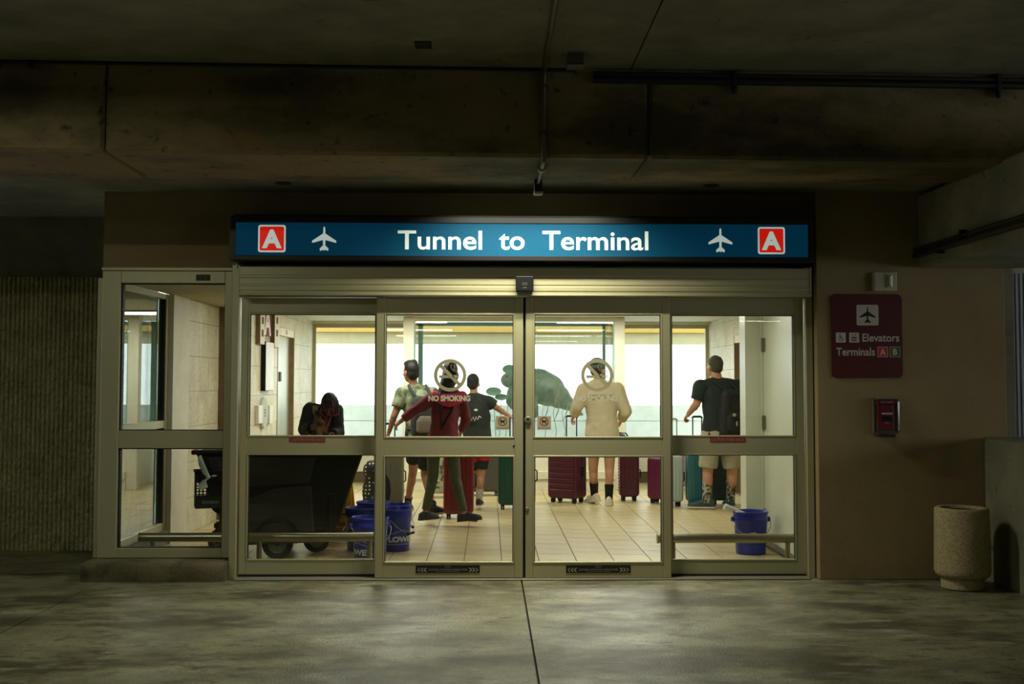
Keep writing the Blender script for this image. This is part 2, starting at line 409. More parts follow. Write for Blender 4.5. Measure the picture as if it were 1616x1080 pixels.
letters('lettering', 'NTHA 252', dl, m_pipe, (lw_.x, -.002, az_(436.3, YW0, 318)), width=.085, height=.016)
letters('lettering', 'DZ 280L', dl, m_pipe, (lw_.x, -.002, az_(440.3, YW0, 318)), width=.075, height=.016)
kx0, kx1 = ax_(131, 8.8), ax_(358, 8.8)
def kerb():
    mb = MB(); nx = 24; prof = [(9.13, .0), (8.80, .0), (8.795, .06), (8.80, .115), (8.815, .138), (8.84, .145), (9.13, .147)]
    rings = []
    for i in range(nx+1):
        x = kx0+(kx1-kx0)*i/nx; e = min(i, nx-i); s = {0: .93, 1: .99}.get(e, 1)
        rings.append([(x, 9.13-(9.13-y)*s+.006*noise.noise(Vector((x*5, y*30, z*20))), z*(s if e == 0 else 1)+(.004*noise.noise(Vector((x*6, 3, y*9))) if z > .05 else 0)) for y, z in prof])
    return mb.loft(rings)
struct('trim_2', kerb(), m_kerb, 'low worn concrete kerb under the left window', smooth=50)

# ------------------------------------------------------------------ sliding doors
YF, YL = 8.98, 8.88
def leaf(name, label, px, gpx, Y, rows, depth, beads=True):
    x0, x1 = ax_(px[0], Y), ax_(px[1], Y); a, b = ax_(gpx[0], Y), ax_(gpx[1], Y)
    z = [az_(y, Y, (px[0]+px[1])/2) for y in rows]
    t = thing(name, label, 'door', ((x0+x1)/2, Y, 0), kind='structure')
    P(t, 'stile', box(x0, a, Y, Y+depth, z[5], z[0]), m_alu, bevel=.003, seg=1)
    P(t, 'stile', box(b, x1, Y, Y+depth, z[5], z[0]), m_alu, bevel=.003, seg=1)
    for lo, hi in ((1, 0), (3, 2), (5, 4)):
        P(t, 'rail', box(a+.0008, b-.0008, Y+.0015, Y+depth, z[lo], z[hi]), m_alu, bevel=.002, seg=1)
    for lo, hi in ((2, 1), (4, 3)):
        w = .012
        bd = MB()
        for i0, i1, j0, j1 in ((a, a+w, z[lo], z[hi]), (b-w, b, z[lo], z[hi]), (a+w, b-w, z[hi]-w, z[hi]), (a+w, b-w, z[lo], z[lo]+w)):
            bd.box(i0, i1, Y-.003, Y+.03, j0, j1)
        P(t, 'glazing_bead', bd, m_alu, bevel=.002, seg=1)
        g = .005; gk = MB()
        for i0, i1, j0, j1 in ((a+w, a+w+g, z[lo]+w, z[hi]-w), (b-w-g, b-w, z[lo]+w, z[hi]-w), (a+w, b-w, z[hi]-w-g, z[hi]-w)):
            gk.box(i0, i1, Y+.006, Y+.03, j0, j1)
        P(t, 'gasket', gk, m_gasket)
        P(t, 'pane', box(a, b, Y+.018, Y+.024, z[lo], z[hi]), m_glass)
    return t, z
d1, _ = leaf('door_1', 'fixed glass side panel at the left of the sliding doors', (380, 606), (391, 594.5), YF, (470.5, 494, 690, 716, 885.5, 907), .05)
d2, zl = leaf('door_2', 'left sliding glass door leaf with round no smoking sticker', (593.5, 825.5), (606, 812.5), YL, (469, 494.5, 692, 719, 889.5, 912.5), .055)
d3, _ = leaf('door_3', 'right sliding glass door leaf with lock on its stile', (829.5, 1058), (841, 1045.5), YL, (469, 494.5, 692, 719, 889.5, 912.5), .055)
d4, _ = leaf('door_4', 'fixed glass side panel at the right of the sliding doors', (1046, 1268.5), (1058, 1255), YF, (471, 495.5, 690, 716, 885.5, 907), .05)
fr = thing('door_frame', 'bronze metal frame posts and threshold around the sliding doors', 'door frame', (ax_(823, 9), 9.0, 0), kind='structure')
P(fr, 'jamb', box(ax_(366.5, YF), ax_(377.5, YF), YF-.05, YF+.14, 0, az_(420.5, YF)), m_alu, bevel=.003, seg=1)
P(fr, 'jamb', box(ax_(1270.5, YF), ax_(1281, YF), YF-.04, YF+.14, 0, az_(420.5, YF)), m_alu, bevel=.003, seg=1)
P(fr, 'threshold', box(ax_(377.5, YF), ax_(1270.5, YF), YL-.03, YF+.10, 0, .012), m_lampbody, bevel=.004, seg=1)
P(fr, 'guide_track', box(ax_(381, YF), ax_(1268, YF), YF-.01, YF+.06, .0125, .0255), m_gasket)
P(fr, 'meeting_stop', box(ax_(825.5, YL), ax_(829.5, YL), YL+.03, YL+.05, .013, zl[0]), m_gasket)
P(fr, 'soffit_closer', box(ax_(377.5, YF), ax_(1270.5, YF), YF-.01, YF+.13, az_(470.2, YF), az_(462, YF)), m_alu)
# operator header
hd = thing('door_header', 'long ribbed metal operator header above the sliding doors', 'door header', (ax_(828, 8.8), 8.8, az_(445, 8.8)), kind='structure')
YH = 8.80
def header():
    zt, zb = az_(421.5, YH), az_(466.5, YH)
    prof = [(9.06, zt), (YH+.012, zt), (YH, zt-.006), (YH, zt-.065), (YH+.004, zt-.070), (YH+.004, zt-.085), (YH, zt-.090),
            (YH, zt-.135), (YH+.004, zt-.139), (YH+.004, zt-.150), (YH, zt-.154), (YH, zt-.180), (YH+.006, zt-.185), (YH+.006, zb+.014), (YH-.004, zb+.010), (YH-.004, zb), (9.06, zb)]
    x0, x1 = ax_(375.5, YH), ax_(1280, YH)
    return MB().loft([[(x, y, z) for y, z in prof] for x in (x0, x1)])
P(hd, 'cover', header(), m_alu)
for a, b in ((373.6, 375.4), (1280.1, 1282)): P(hd, 'end_cap', box(ax_(a, YH), ax_(b, YH), YH-.005, 9.05, az_(466.5, YH), az_(421, YH)), m_alu)
# motion sensor
sx0, sx1, sz0, sz1 = ax_(813.5, YH), ax_(841.5, YH), az_(460.5, YH), az_(436.5, YH)
sn = thing('motion_sensor', 'black box motion sensor centred on the metal door header', 'sensor', ((sx0+sx1)/2, YH, (sz0+sz1)/2))
P(sn, 'housing', box(sx0, sx1, YH-.05, YH, sz0, sz1), m_black, bevel=.006)
P(sn, 'lens', box((sx0+sx1)/2-.022, (sx0+sx1)/2+.022, YH-.053, YH-.048, (sz0+sz1)/2-.018, (sz0+sz1)/2+.008), m_gasket, bevel=.002, seg=1)
P(sn, 'label_bar', box((sx0+sx1)/2-.014, (sx0+sx1)/2+.014, YH-.0515, YH-.049, (sz0+sz1)/2-.034, (sz0+sz1)/2-.028), m_pipe)

# door decals
def decal(parent, name, px, py, Y, m, label=None, y0=-.0022):
    x0, x1 = ax_(px[0], Y), ax_(px[1], Y); z0, z1 = az_(py[1], Y, sum(px)/2), az_(py[0], Y, sum(px)/2)
    o = P(parent, name, box(x0, x1, Y+y0, Y+.001, z0, z1), m, label=label)
    return o, ((x0+x1)/2-parent.location.x, Y+y0-.0008-parent.location.y, (z0+z1)/2-parent.location.z), x1-x0, z1-z0
def chevrons(parent, c, w, h, sgn, fade):
    mb = MB(); t = w/3.0
    for k in range(3):
        x = sgn*(k*t); a = t*(.34+.10*(2-k))
        pts = [(x, h/2), (x+sgn*a, h/2), (x+sgn*(a+t*.6), 0), (x+sgn*a, -h/2), (x, -h/2), (x+sgn*t*.6, 0)]
        mb.prism([(c[0]+px, c[2]+pz) for px, pz in pts], c[1]-.0004, c[1]+.0004)
    obj('chevrons', mb, m_stickb, parent)
for d, px in ((d2, (658, 758)), (d3, (893, 994))):
    o, c, w, h = decal(d, 'caution_decal', px, (892.5, 904.5), YL, m_ink, 'black strip decal with white arrows and caution wording')
    letters('lettering', 'CAUTION: AUTOMATIC SLIDING DOOR', o, m_stickb, (c[0], c[1], c[2]-.004), width=w*.61, height=h*.27)
    letters('lettering', 'Door may move without warning', o, m_stickb, (c[0], c[1], c[2]-h*.33), width=w*.36, height=h*.17)
    P2 = MB().prism([(c[0]+x, c[2]+h*.30+z) for x, z in rounded(-.025, .025, -.007, .007, .0065)], c[1]-.0004, c[1]+.0004)
    obj('emblem', P2, m_pipe, o)
    chevrons(o, (c[0]-w*.325, c[1], c[2]-.006), w*.155, h*.55, -1, 0)
    chevrons(o, (c[0]+w*.325, c[1], c[2]-.006), w*.155, h*.55, 1, 0)
for d, px in ((d1, (458.5, 514)), (d4, (1120, 1175))):
    o, c, w, h = decal(d, 'stand_back_decal', px, (690.5, 697.8), YF, m_decalred, 'small red decal reading caution stand back')
    letters('lettering', 'CAUTION STAND BACK', o, m_stickb, c, width=w*.94, height=h*.62)
YG = YL+.0165
for d, cx_ in ((d2, 710.3), (d3, 942.5)):
    X, Z = ax_(cx_, YG)-d.location.x, az_(592.5, YG, cx_); y = YG-d.location.y
    r1 = 25.6/206; r0 = 20.2/206
    mb = MB().annulus(X, Z, r0, r1, y-.001, y)
    u = Vector((.7071, -.7071)); n = Vector((.7071, .7071)); w = .0135
    mb.prism([(X+u.x*a*r0*1.02+n.x*b*w, Z+u.y*a*r0*1.02+n.y*b*w) for a, b in ((-1, -1), (1, -1), (1, 1), (-1, 1))], y-.001, y)
    st = obj('no_smoking_sticker', mb, m_sticker, d, label='frosted no smoking symbol on the glass')
    cg = MB().prism([(X-.084, Z-.022), (X+.0, Z-.022), (X-.022, Z+.0), (X-.084, Z+.0)], y-.001, y).prism([(X+.030, Z-.022), (X+.055, Z-.022), (X+.055, Z), (X+.008, Z)], y-.001, y)
    cg.prism([(X+.060, Z-.022), (X+.065, Z-.022), (X+.065, Z), (X+.060, Z)], y-.001, y).prism([(X+.070, Z-.022), (X+.075, Z-.022), (X+.075, Z), (X+.070, Z)], y-.001, y)
    obj('cigarette', cg, m_sticker, st)
    sm = MB()
    for off in (0, .017):
        pts = [(X+.062+off*.6, Z+.008), (X+.061+off*.6, Z+.022+off*.5), (X+.045+off*.6, Z+.030+off*.7), (X+.024+off, Z+.033+off*.6), (X+.016+off*.7, Z+.046), (X+.008+off*1.5, Z+.056+off*.3), (X+.004+off*1.6, Z+.072), (X+.014+off, Z+.082)]
        for (a, b), (c_, d_) in zip(pts, pts[1:]):
            v = Vector((c_-a, d_-b)).normalized()*.0016; q = Vector((-v.y, v.x))
            sm.prism([(a-q.x, b-q.y), (c_-q.x, d_-q.y), (c_+q.x, d_+q.y), (a+q.x, b+q.y)], y-.001, y)
    obj('smoke_line', sm, m_sticker, st)
    letters('lettering', 'NO SMOKING', st, m_sticker, (X-.005, y-.001, az_(629, YG, cx_)), width=66/206, height=9.3/206, bold=.05)
for d, px, flip in ((d2, (782.5, 804), 1), (d3, (848, 869.5), 1)):
    o, c, w, h = decal(d, 'no_pets_sticker', px, (657, 678.5), YL+.018, m_stickb, 'square beige no pets sticker on the glass', y0=-.0012)
    cx2, cz2 = c[0], c[2]+h*.11
    mb = MB().annulus(cx2, cz2, h*.27, h*.325, c[1]-.0004, c[1]+.0004, n=32)
    u = Vector((.7071, -.7071)); n = Vector((.7071, .7071))
    mb.prism([(cx2+u.x*a*h*.28+n.x*b*.0022, cz2+u.y*a*h*.28+n.y*b*.0022) for a, b in ((-1, -1), (1, -1), (1, 1), (-1, 1))], c[1]-.0003, c[1]+.0004)
    obj('prohibition_ring', mb, m_inkred, o)
    dog = [(-.19, .10), (-.16, .13), (-.13, .06), (.08, .06), (.10, .12), (.13, .15), (.15, .11), (.21, .07), (.20, .03), (.14, .02), (.12, -.04), (.15, -.17), (.10, -.17), (.07, -.06), (-.07, -.06), (-.10, -.10), (-.09, -.17), (-.14, -.17), (-.15, -.08), (-.15, .02)]
    obj('dog_symbol', MB().prism([(cx2+a*h, cz2+b*h) for a, b in dog], c[1]-.0006, c[1]+.0002), m_ink, o)
    letters('lettering', 'NO PETS ALLOWED', o, m_ink, (c[0], c[1], c[2]-h*.37), width=w*.88, height=h*.075)
lk = P(d3, 'lock_cylinder', MB().lathe([(.010, -.018), (.021, -.018), (.026, -.012), (.028, 0)], (ax_(833.2, YL), YL, az_(663, YL)), n=24, M=Matrix.Rotation(R(-90), 4, 'X')), m_steel, smooth=True)
P(d3, 'keyway', MB().lathe([(.009, -.0195), (.009, -.0175)], (ax_(833.2, YL), YL, az_(662, YL)), n=16, M=Matrix.Rotation(R(-90), 4, 'X')), m_gasket)
P(d3, 'door_button', MB().lathe([(.004, -.010), (.012, -.008), (.016, 0)], (ax_(832, YL), YL, az_(804, YL)), n=16, M=Matrix.Rotation(R(-90), 4, 'X')), m_steel, smooth=True)
P(d2, 'screw_head', MB().lathe([(.004, -.004), (.007, -.002), (.008, 0)], (ax_(811, YL), YL, az_(704, YL)), n=12, M=Matrix.Rotation(R(-90), 4, 'X')), m_gasket)

# ------------------------------------------------------------------ overhead lit sign
YS0, YS1 = 8.70, 9.05
s_ = thing('overhead_sign', 'long lit blue sign box reading Tunnel to Terminal above the doors', 'sign', (ax_(823, YS0), YS0, az_(378, YS0)))
ox0, ox1, oz0, oz1 = ax_(361.5, YS0, 378), ax_(1285.5, YS0, 378), az_(412.5, YS0), az_(342, YS0)
bx0, bx1, bz0, bz1 = ax_(372, YS0, 378), ax_(1275, YS0, 378), az_(404.3, YS0), az_(352.8, YS0)
P(s_, 'cabinet', MB().prism(rounded(ox0, ox1, oz0, oz1, .02), YS0+.012, YS1), m_cabinet)
P(s_, 'top_cap', box(ox0+.03, ox1-.03, YS0+.03, YS1, oz1+.001, oz1+.014), m_cabinet, bevel=.004, seg=1)
rt = MB()
for a, b, c_, d_ in ((ox0+.004, bx0, oz0+.004, oz1-.004), (bx1, ox1-.004, oz0+.004, oz1-.004), (bx0, bx1, bz1, oz1-.004), (bx0, bx1, oz0+.004, bz0)):
    rt.box(a, b, YS0-.004, YS0+.012, c_, d_)
P(s_, 'retainer', rt, m_cabinet, bevel=.003, seg=1)
P(s_, 'face_panel', box(bx0, bx1, YS0+.004, YS0+.011, bz0, bz1), m_blue)
P(s_, 'hanger_bracket', box(ox0+.012, ox0+.02, YS0+.2, YS0+.23, oz0-.035, oz0), m_alu)
PLANE = [(0, 1), (.055, .96), (.075, .88), (.085, .44), (.98, -.16), (1.0, -.30), (.94, -.33), (.10, -.10), (.09, -.55), (.36, -.80), (.33, -1.0), (.06, -.90), (0, -1.0)]
PLANE = PLANE+[(-x, z) for x, z in PLANE[-2:0:-1]]
Lx = s_.location
def on_sign(px): return ax_(px, YS0, 378)-Lx.x
for px in (429, 1217.5):
    b = 21.7/210.3; x = on_sign(px)
    bd = obj('terminal_badge', MB().prism([(x+u, v) for u, v in rounded(-b, b, -b, b, .018)], .0018, .006), m_white_e, s_)
    obj('badge_field', MB().prism([(x+u, v) for u, v in rounded(-b*.88, b*.88, -b*.88, b*.88, .012)], .001, .003), m_red_e, bd)
    letters('letter', 'A', bd, m_white_e, (x, .0004, -.002), width=.148, height=.142, bold=.045)
for px in (511.5, 1137):
    x = on_sign(px)
    obj('airplane_symbol', MB().prism([(x+u*19.3/210.3, v*19.3/210.3) for u, v in PLANE], .0022, .004), m_white_e, s_)
for word, a, b, hgt, dz in (('Tunnel', 627.5, 761, 30.5, .0), ('to', 787.5, 828, 26, -2.2), ('Terminal', 855.5, 1024, 30.5, .0)):
    letters('word', word, s_, m_white_e, (on_sign((a+b)/2), .0024, az_(379.4, YS0)-Lx.z+dz/210), width=(b-a)/210.3, height=hgt/210.3, bold=.014)
# ------------------------------------------------------------------ hall: floor, walls, ceiling
XLW, XRW, XVL, XVR, YB, YC = -2.64, 3.33, -2.95, 2.53, 17.5, 16.2
fh = struct('floor_hall', box(-3.055, XRW+.3, 9.0, YB+.2, -.2, -.004), m_grout, 'cream square tiled floor of the bright hall behind the doors')
TP, TX0 = .3155, .745
tiles = []
i0 = int((-3.1-TX0)/TP)-1
for i in range(i0, 12):
    xa, xb = TX0+i*TP, TX0+(i+1)*TP
    off = (.0, .155, .06, .21)[i % 4]
    for j in range(-1, 28):
        ya, yb = 9.07+off+j*TP, 9.07+off+(j+1)*TP
        a, b, c_, d_ = max(xa, -3.02), min(xb, XRW), max(ya, 9.09), min(yb, YB)
        if b-a < .03 or d_-c_ < .03: continue
        if c_ < 10.9 and a > 2.50: continue
        tiles.append((c_, a, b, d_))
tiles.sort()
g = .0034; rest = MB(); cache = {}
for k, (c_, a, b, d_) in enumerate(tiles):
    z = random.uniform(-.0012, 0)
    if k < 300:
        key = (round(b-a, 3), round(d_-c_, 3))
        if key not in cache:
            w, h = (b-a)/2-g, (d_-c_)/2-g
            cache[key] = MB().box(-w, w, -h, h, -.012, 0).mesh('tile', m_tile, bevel=.0012, seg=1)
        o = obj('tile', cache[key], None, fh); o.location = ((a+b)/2, (c_+d_)/2, z)
    else: rest.box(a+g, b-g, c_+g, d_-g, -.012, z)
obj('far_tiles', rest, m_tile, fh)['kind'] = 'stuff'

def panelled(name, label, x, sgn, y0, y1, z1, openings=(), ph=.335, pw=.78, seed=1, thick=.2):
    """a stone clad wall in the plane x, its face towards sgn; each stone slab is a part"""
    mb = MB(); b0, b1 = (x-sgn*thick, x-sgn*.012)
    segs = []; ys = y0
    for (a, b, h) in sorted(openings):
        segs.append((ys, a, 0)); segs.append((a, b, h)); ys = b
    segs.append((ys, y1, 0))
    for a, b, h in segs: mb.box(min(b0, b1), max(b0, b1), a, b, h, z1)
    w = struct(name, mb, m_grout, label)
    rnd = random.Random(seed); nr = math.ceil(z1/ph); cache = {}
    for r in range(nr):
        za, zb = r*ph, min(z1, (r+1)*ph)
        y = y0-(r % 2)*pw*.45-.1
        while y < y1:
            parts = [(max(y, y0), min(y+pw, y1))]
            for (oa, ob, oh) in openings:
                if za < oh-.02:
                    parts = [q for (u, v) in parts for q in ((u, min(v, oa)), (max(u, ob), v)) if q[1]-q[0] > .03]
            for (u, v) in parts:
                if v-u < .03: continue
                d = rnd.uniform(0, .002)
                o = obj('stone_panel', MB().box(*sorted((x-sgn*.016, x-sgn*d)), u+.0015, v-.0015, za+.0015, zb-.0015), m_traver, w, bevel=.001, seg=1)
            y += pw
    for (oa, ob, oh) in openings:
        r = int((oh-.001)//ph); zb = min(z1, (r+1)*ph)
        if zb-oh > .03: obj('stone_panel', MB().box(*sorted((x-sgn*.016, x-sgn*.001)), oa+.0015, ob-.0015, oh+.0015, zb-.0015), m_traver, w, bevel=.001, seg=1)
    return w
EL = (14.57, 15.82, 2.19); ER = (14.40, 15.67, 2.13)
panelled('wall_left_stone', 'pitted travertine wall behind the left window', XVL, 1, 11.46, 12.75, 2.31, seed=4, pw=.95, ph=.35)
struct('wall_left_return', box(XVL-.2, XLW, 12.75, 12.83, 0, 2.42), m_brown)
panelled('wall_left_hall', 'travertine wall with the left elevator opening', XLW, 1, 12.84, YB, 2.42, [EL], seed=2)
panelled('wall_right_hall', 'travertine wall with the right elevator opening', XRW, -1, 10.9, YB, 2.42, [ER], seed=3)
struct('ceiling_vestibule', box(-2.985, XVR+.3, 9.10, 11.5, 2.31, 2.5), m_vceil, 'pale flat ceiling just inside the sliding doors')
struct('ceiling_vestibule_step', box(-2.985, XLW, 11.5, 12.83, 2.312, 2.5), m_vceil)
struct('ceiling_hall', box(XLW-.2, XRW+.2, 11.5, YB+.1, 2.41, 2.6), m_ceil, 'white ceiling of the bright hall')
struct('wall_left_pier', box(-3.055, -2.94, 10.88, 11.455, 0, 2.31), m_cream, 'white painted pier behind the left window')
# right vestibule wall with service door
struct('wall_right_pier', box(2.37, 2.53, 10.67, 10.90, 0, 2.31), m_doorp, 'cream painted pier beside the service door')
struct('wall_right_pier_back', box(2.53, XRW+.2, 10.72, 10.89, 0, 2.42), m_doorp)
struct('wall_right_vestibule', MB().box(XVR+.06, XVR+.3, 9.13, 10.67, 0, 2.31), m_doorp)
sd = thing('door_5', 'cream service door on dark hinges at the right inside the vestibule', 'door', (XVR, 10.1, 0), kind='structure')
P(sd, 'door_panel', box(XVR, XVR+.045, 9.16, 10.63, .02, 2.20), m_doorp, bevel=.003, seg=1)
P(sd, 'door_jamb', box(XVR-.02, XVR+.055, 10.632, 10.668, 0, 2.24), m_doorp, bevel=.004, seg=1)
P(sd, 'kick_strip', box(XVR-.012, XVR, 9.2, 10.6, .03, .075), m_lampbody)
for y in (545, 667, 815):
    z = az_(y, 10.62, 1205)
    P(sd, 'hinge', MB().box(XVR-.010, XVR, 10.55, 10.60, z-.062, z+.062).box(XVR-.022, XVR-.019, 10.596, 10.63, z-.062, z+.062).tube([(XVR-.014, 10.60, z-.064), (XVR-.014, 10.60, z+.064)], .010), m_lampbody)
# side glazing of the left return
sg = thing('window_2', 'side window of the left glass return with a mid rail', 'window', (-3.03, 9.95, 0), kind='structure')
for a, b in ((9.125, 9.15), (10.80, 10.87)): P(sg, 'stile', box(-3.06, -2.985, a, b, .13, 2.31), m_alu, bevel=.003, seg=1)
for a, b in ((.13, .20), (1.07, 1.14), (2.26, 2.308)): P(sg, 'rail', box(-3.055, -2.99, 9.15, 10.80, a, b), m_alu, bevel=.003, seg=1)
for a, b in ((.20, 1.07), (1.14, 2.26)):
    P(sg, 'pane', box(-3.028, -3.022, 9.15, 10.80, a, b), m_glass_s)
    P(sg, 'gasket', box(-3.03, -2.995, 10.785, 10.80, a, b), m_gasket)
struct('baseboard_left', box(-3.055, -2.96, 9.13, 10.87, 0, .128), m_concrete)

# elevators
def elevator(name, label, x, sgn, op, plate_y):
    a, b, h = op; t = thing(name, label, 'elevator', (x, (a+b)/2, 0))
    def bx(d0, d1, y0, y1, z0, z1): return box(*sorted((x-sgn*d0, x-sgn*d1)), y0, y1, z0, z1)
    P(t, 'jamb', bx(-.004, .06, b-.035, b-.001, 0, h-.002), m_brown)
    P(t, 'jamb', bx(-.004, .06, a+.001, a+.035, 0, h-.002), m_brown)
    P(t, 'lintel', bx(-.002, .06, a+.035, b-.035, h-.10, h-.002), m_cream)
    P(t, 'lantern', bx(-.018, -.003, (a+b)/2-.03, (a+b)/2+.03, h-.085, h-.02), m_steel, bevel=.003, seg=1)
    m = (a+b)/2
    for u, v in ((a+.036, m-.002), (m+.002, b-.036)): P(t, 'door_panel', bx(.055, .085, u, v, .01, h-.102), m_steel)
    P(t, 'sill', bx(0, .06, a+.035, b-.035, -.003, .008), m_lampbody)
    P(t, 'floor_plate', bx(.046, .0545, plate_y-.075, plate_y+.075, 1.50, 1.625), m_ink)
    for k in range(3): P(t, 'plate_mark', bx(.044, .0458, plate_y-.045+.03*k, plate_y-.030+.03*k, 1.53+.01*k, 1.58+.01*k), m_pipe)
    return t
elevator('elevator_door', 'steel elevator door in the left stone wall with black floor plate', XLW, 1, EL, 15.05)
elevator('elevator_door', 'steel elevator door in the right stone wall beside the cream pier', XRW, -1, ER, 14.95)
# wall signs between the elevators on the left
def Yl(px): return 1830*2.60/(771-px)
def zl_(py, Y): return az_(py, Y, 425)
def wsign(name, label, cat, pa, pb, ya, yb, d, m, edge=None):
    y0, y1 = Yl(pa), Yl(pb); Y = (y0+y1)/2
    t = thing(name, label, cat, (XLW, Y, zl_((ya+yb)/2, Y)))
    P(t, 'box', box(XLW+.001, XLW+d, y0, y1, zl_(yb, Y), zl_(ya, Y)), edge or m, bevel=.003, seg=1)
    P(t, 'face', box(XLW+d, XLW+d+.003, y0+.006, y1-.006, zl_(yb, Y)+.006, zl_(ya, Y)-.006), m)
    return t, y0, y1
wsign('directory_panel', 'tall plain white panel on the stone wall left of the elevator', 'sign', 419, 431.5, 540, 617, .055, m_white, m_black)
for a, b, yb, lab in ((410.5, 417.5, 544, 'cream slotted panel nearer the doors beside the red letter sign'), (433, 440.5, 549, 'cream slotted panel nearer the elevator beside the red letter sign')):
    t, y0, y1 = wsign('slotted_panel', lab, 'panel', a, b, 470, yb, .05, m_cream, m_brown)
    for zz in (506, 526):
        z = zl_(zz, (y0+y1)/2)
        P(t, 'slot', box(XLW+.053, XLW+.0545, (y0+y1)/2-.06, (y0+y1)/2+.05, z-.04, z+.04), m_grout)
t, y0, y1 = wsign('letter_sign', 'dark red wall sign with a large white letter A', 'sign', 418.5, 430, 470, 530.5, .03, m_signr, m_decalred)
t.children[1].data.materials[0] = mat('deep_red_paint', sr(128, 22, 24), rough=.6, spec=.1)
def onleft(c, x): return lambda v: Vector((x, c[1]+v.x, c[2]+v.z))
letters('letter', 'A', t, m_white, (0, 0, 0), width=.40, height=.34, bold=.03, fn=lambda v: Vector((.036, v.x, v.z-.050)))
for a, b, lab in ((411, 417, 'small white box on the stone wall nearer the doors than the oval plate'), (428, 433, 'small white box on the stone wall nearer the elevator than the oval plate')):
    wsign('wall_box', lab, 'box', a, b, 640, 669, .04, m_white, m_cream)
Yo = (Yl(417)+Yl(426))/2
ov = thing('oval_plate', 'pale upright oval plate between two small white boxes on the stone wall', 'plate', (XLW, Yo, zl_(652, Yo)))
mb = MB(); ring = [[(x, s*.19*math.cos(2*math.pi*k/40), s*.185*math.sin(2*math.pi*k/40)*1) for k in range(40)] for x, s in ((.001, 1), (.03, 1), (.036, .96))]
obj('plate', mb.loft(ring), m_outc2, ov)
for k in (-1, 0, 1): obj('mark', box(.036, .0375, -.03, .03, k*.035-.008, k*.035+.008), m_grout, ov)

# ------------------------------------------------------------------ far windows and the glass display case
SB = YB
lo = MB().box(XLW, -1.19, SB-.06, SB+.1, 0, .58).box(1.90, XRW, SB-.06, SB+.1, 0, .58)
struct('wall_back', lo, m_cream, 'low cream wall under the far windows')
hdw = struct('wall_back_head', MB().box(XLW, -1.195, SB-.03, SB+.1, 2.37, 2.408).box(1.915, XRW, SB-.03, SB+.1, 2.37, 2.408), m_cream)
led = MB()
for a, b in ((XLW, -1.19), (1.90, XRW)): led.box(a, b, SB-.10, SB-.06, .16, .27)
struct('trim_3', led, m_cream, 'ledge along the low wall under the far windows', bevel=.006)
pl = MB()
for a, b in ((XLW, -1.19), (1.90, XRW)): pl.box(a, b, SB-.085, SB-.06, 0, .15)
struct('baseboard_back', pl, m_grout)
struct('trim_4', MB().box(XLW, -1.19, SB-.12, SB-.03, .58, .61).box(1.90, XRW, SB-.12, SB-.03, .58, .61), m_cream, 'window sill along the far windows')
def far_window(n, label, x0, x1):
    t = thing('window_%d' % n, label, 'window', ((x0+x1)/2, SB, 0), kind='structure')
    for a, b in ((x0, x0+.045), (x1-.045, x1)): P(t, 'stile', box(a, b, SB-.02, SB+.05, .61, 2.37), m_alu)
    for a, b in ((.61, .65), (2.31, 2.369)): P(t, 'rail', box(x0+.045, x1-.045, SB-.02, SB+.05, a, b), m_alu)
    P(t, 'pane', box(x0+.045, x1-.045, SB+.01, SB+.016, .65, 2.31), m_glass)
far_window(3, 'bright far window beside the left stone wall', XLW, -1.10)
far_window(4, 'bright far window beside the right stone wall', 1.83, XRW)
dc = thing('display_case', 'large glass display case between two cream pillars at the far end', 'display case', (.35, YC, 0))
for a, b in ((-1.19, -1.04), (1.76, 1.91)): P(dc, 'pillar', box(a, b, YC, YC+.14, 0, 2.405), m_cream, bevel=.004, seg=1)
P(dc, 'base', box(-1.04, 1.76, YC+.02, SB+.1, 0, .60), m_cream, bevel=.004, seg=1)
P(dc, 'ledge', box(-1.04, 1.76, YC-.05, YC+.02, .15, .26), m_cream, bevel=.006)
P(dc, 'plinth', box(-1.04, 1.76, YC-.03, YC+.02, 0, .145), m_cream)
P(dc, 'fascia', box(-1.04, 1.76, YC, YC+.06, 2.345, 2.405), m_cream)
P(dc, 'front_pane', box(-1.04, 1.76, YC+.03, YC+.038, .60, 2.345), m_glass_g)
P(dc, 'back_pane', box(-1.02, 1.74, SB, SB+.008, .60, 2.40), m_glass_g)
for a in (-1.03, 1.742): P(dc, 'side_pane', box(a, a+.008, YC+.14, SB, .60, 2.40), m_glass_g)
m_teal = mat('green_glass_edge', sr(120, 160, 150), rough=.2)
for a in (-1.038, 1.752):
    P(dc, 'corner_trim', box(a-.006, a+.014, YC+.02, YC+.055, .60, 2.345), m_teal)
    P(dc, 'corner_trim', box(a-.03, a+.05, SB-.02, SB+.03, .60, 2.40), m_teal)
P(dc, 'top_trim', box(-1.02, 1.74, SB-.02, SB+.03, 2.34, 2.40), m_teal)
# manatee sculpture on wires
m_mana = mat('grey_green_hide', sr(104, 124, 110), sr(128, 146, 130), 5, .5, bump=.2)
overlay(m_mana, sr(70, 92, 82), 6, .5, .65, .6, offset=2)
MY = 16.85
def mp(px, py, dy=0): return at(px, py, MY+dy)
mn = thing('manatee_sculpture', 'grey green manatee sculpture hanging on wires in the display case', 'sculpture', tuple(mp(840, 610)))
mb = MB()
spine = [(799, 600, .055), (808, 598, .12), (820, 602, .18), (835, 606, .255), (850, 610, .285), (866, 616, .26), (882, 627, .185), (896, 637, .115), (906, 644, .075), (912, 649, .05)]
mb.limb([mp(a, b) for a, b, r in spine], [r*.92 for a, b, r in spine], 20)
mb.ball(mp(806, 600), (.15, .13, .12), 16, 10)
mb.ball(mp(908, 648), (.14, .24, .045), 16, 10, Matrix.Rotation(R(32), 3, 'Y'))
for dy in (-.26, .2):
    mb.limb([mp(838, 628, dy*.6), mp(841, 645, dy), mp(845, 655, dy*1.1)], [.09, .085, .05], 12)
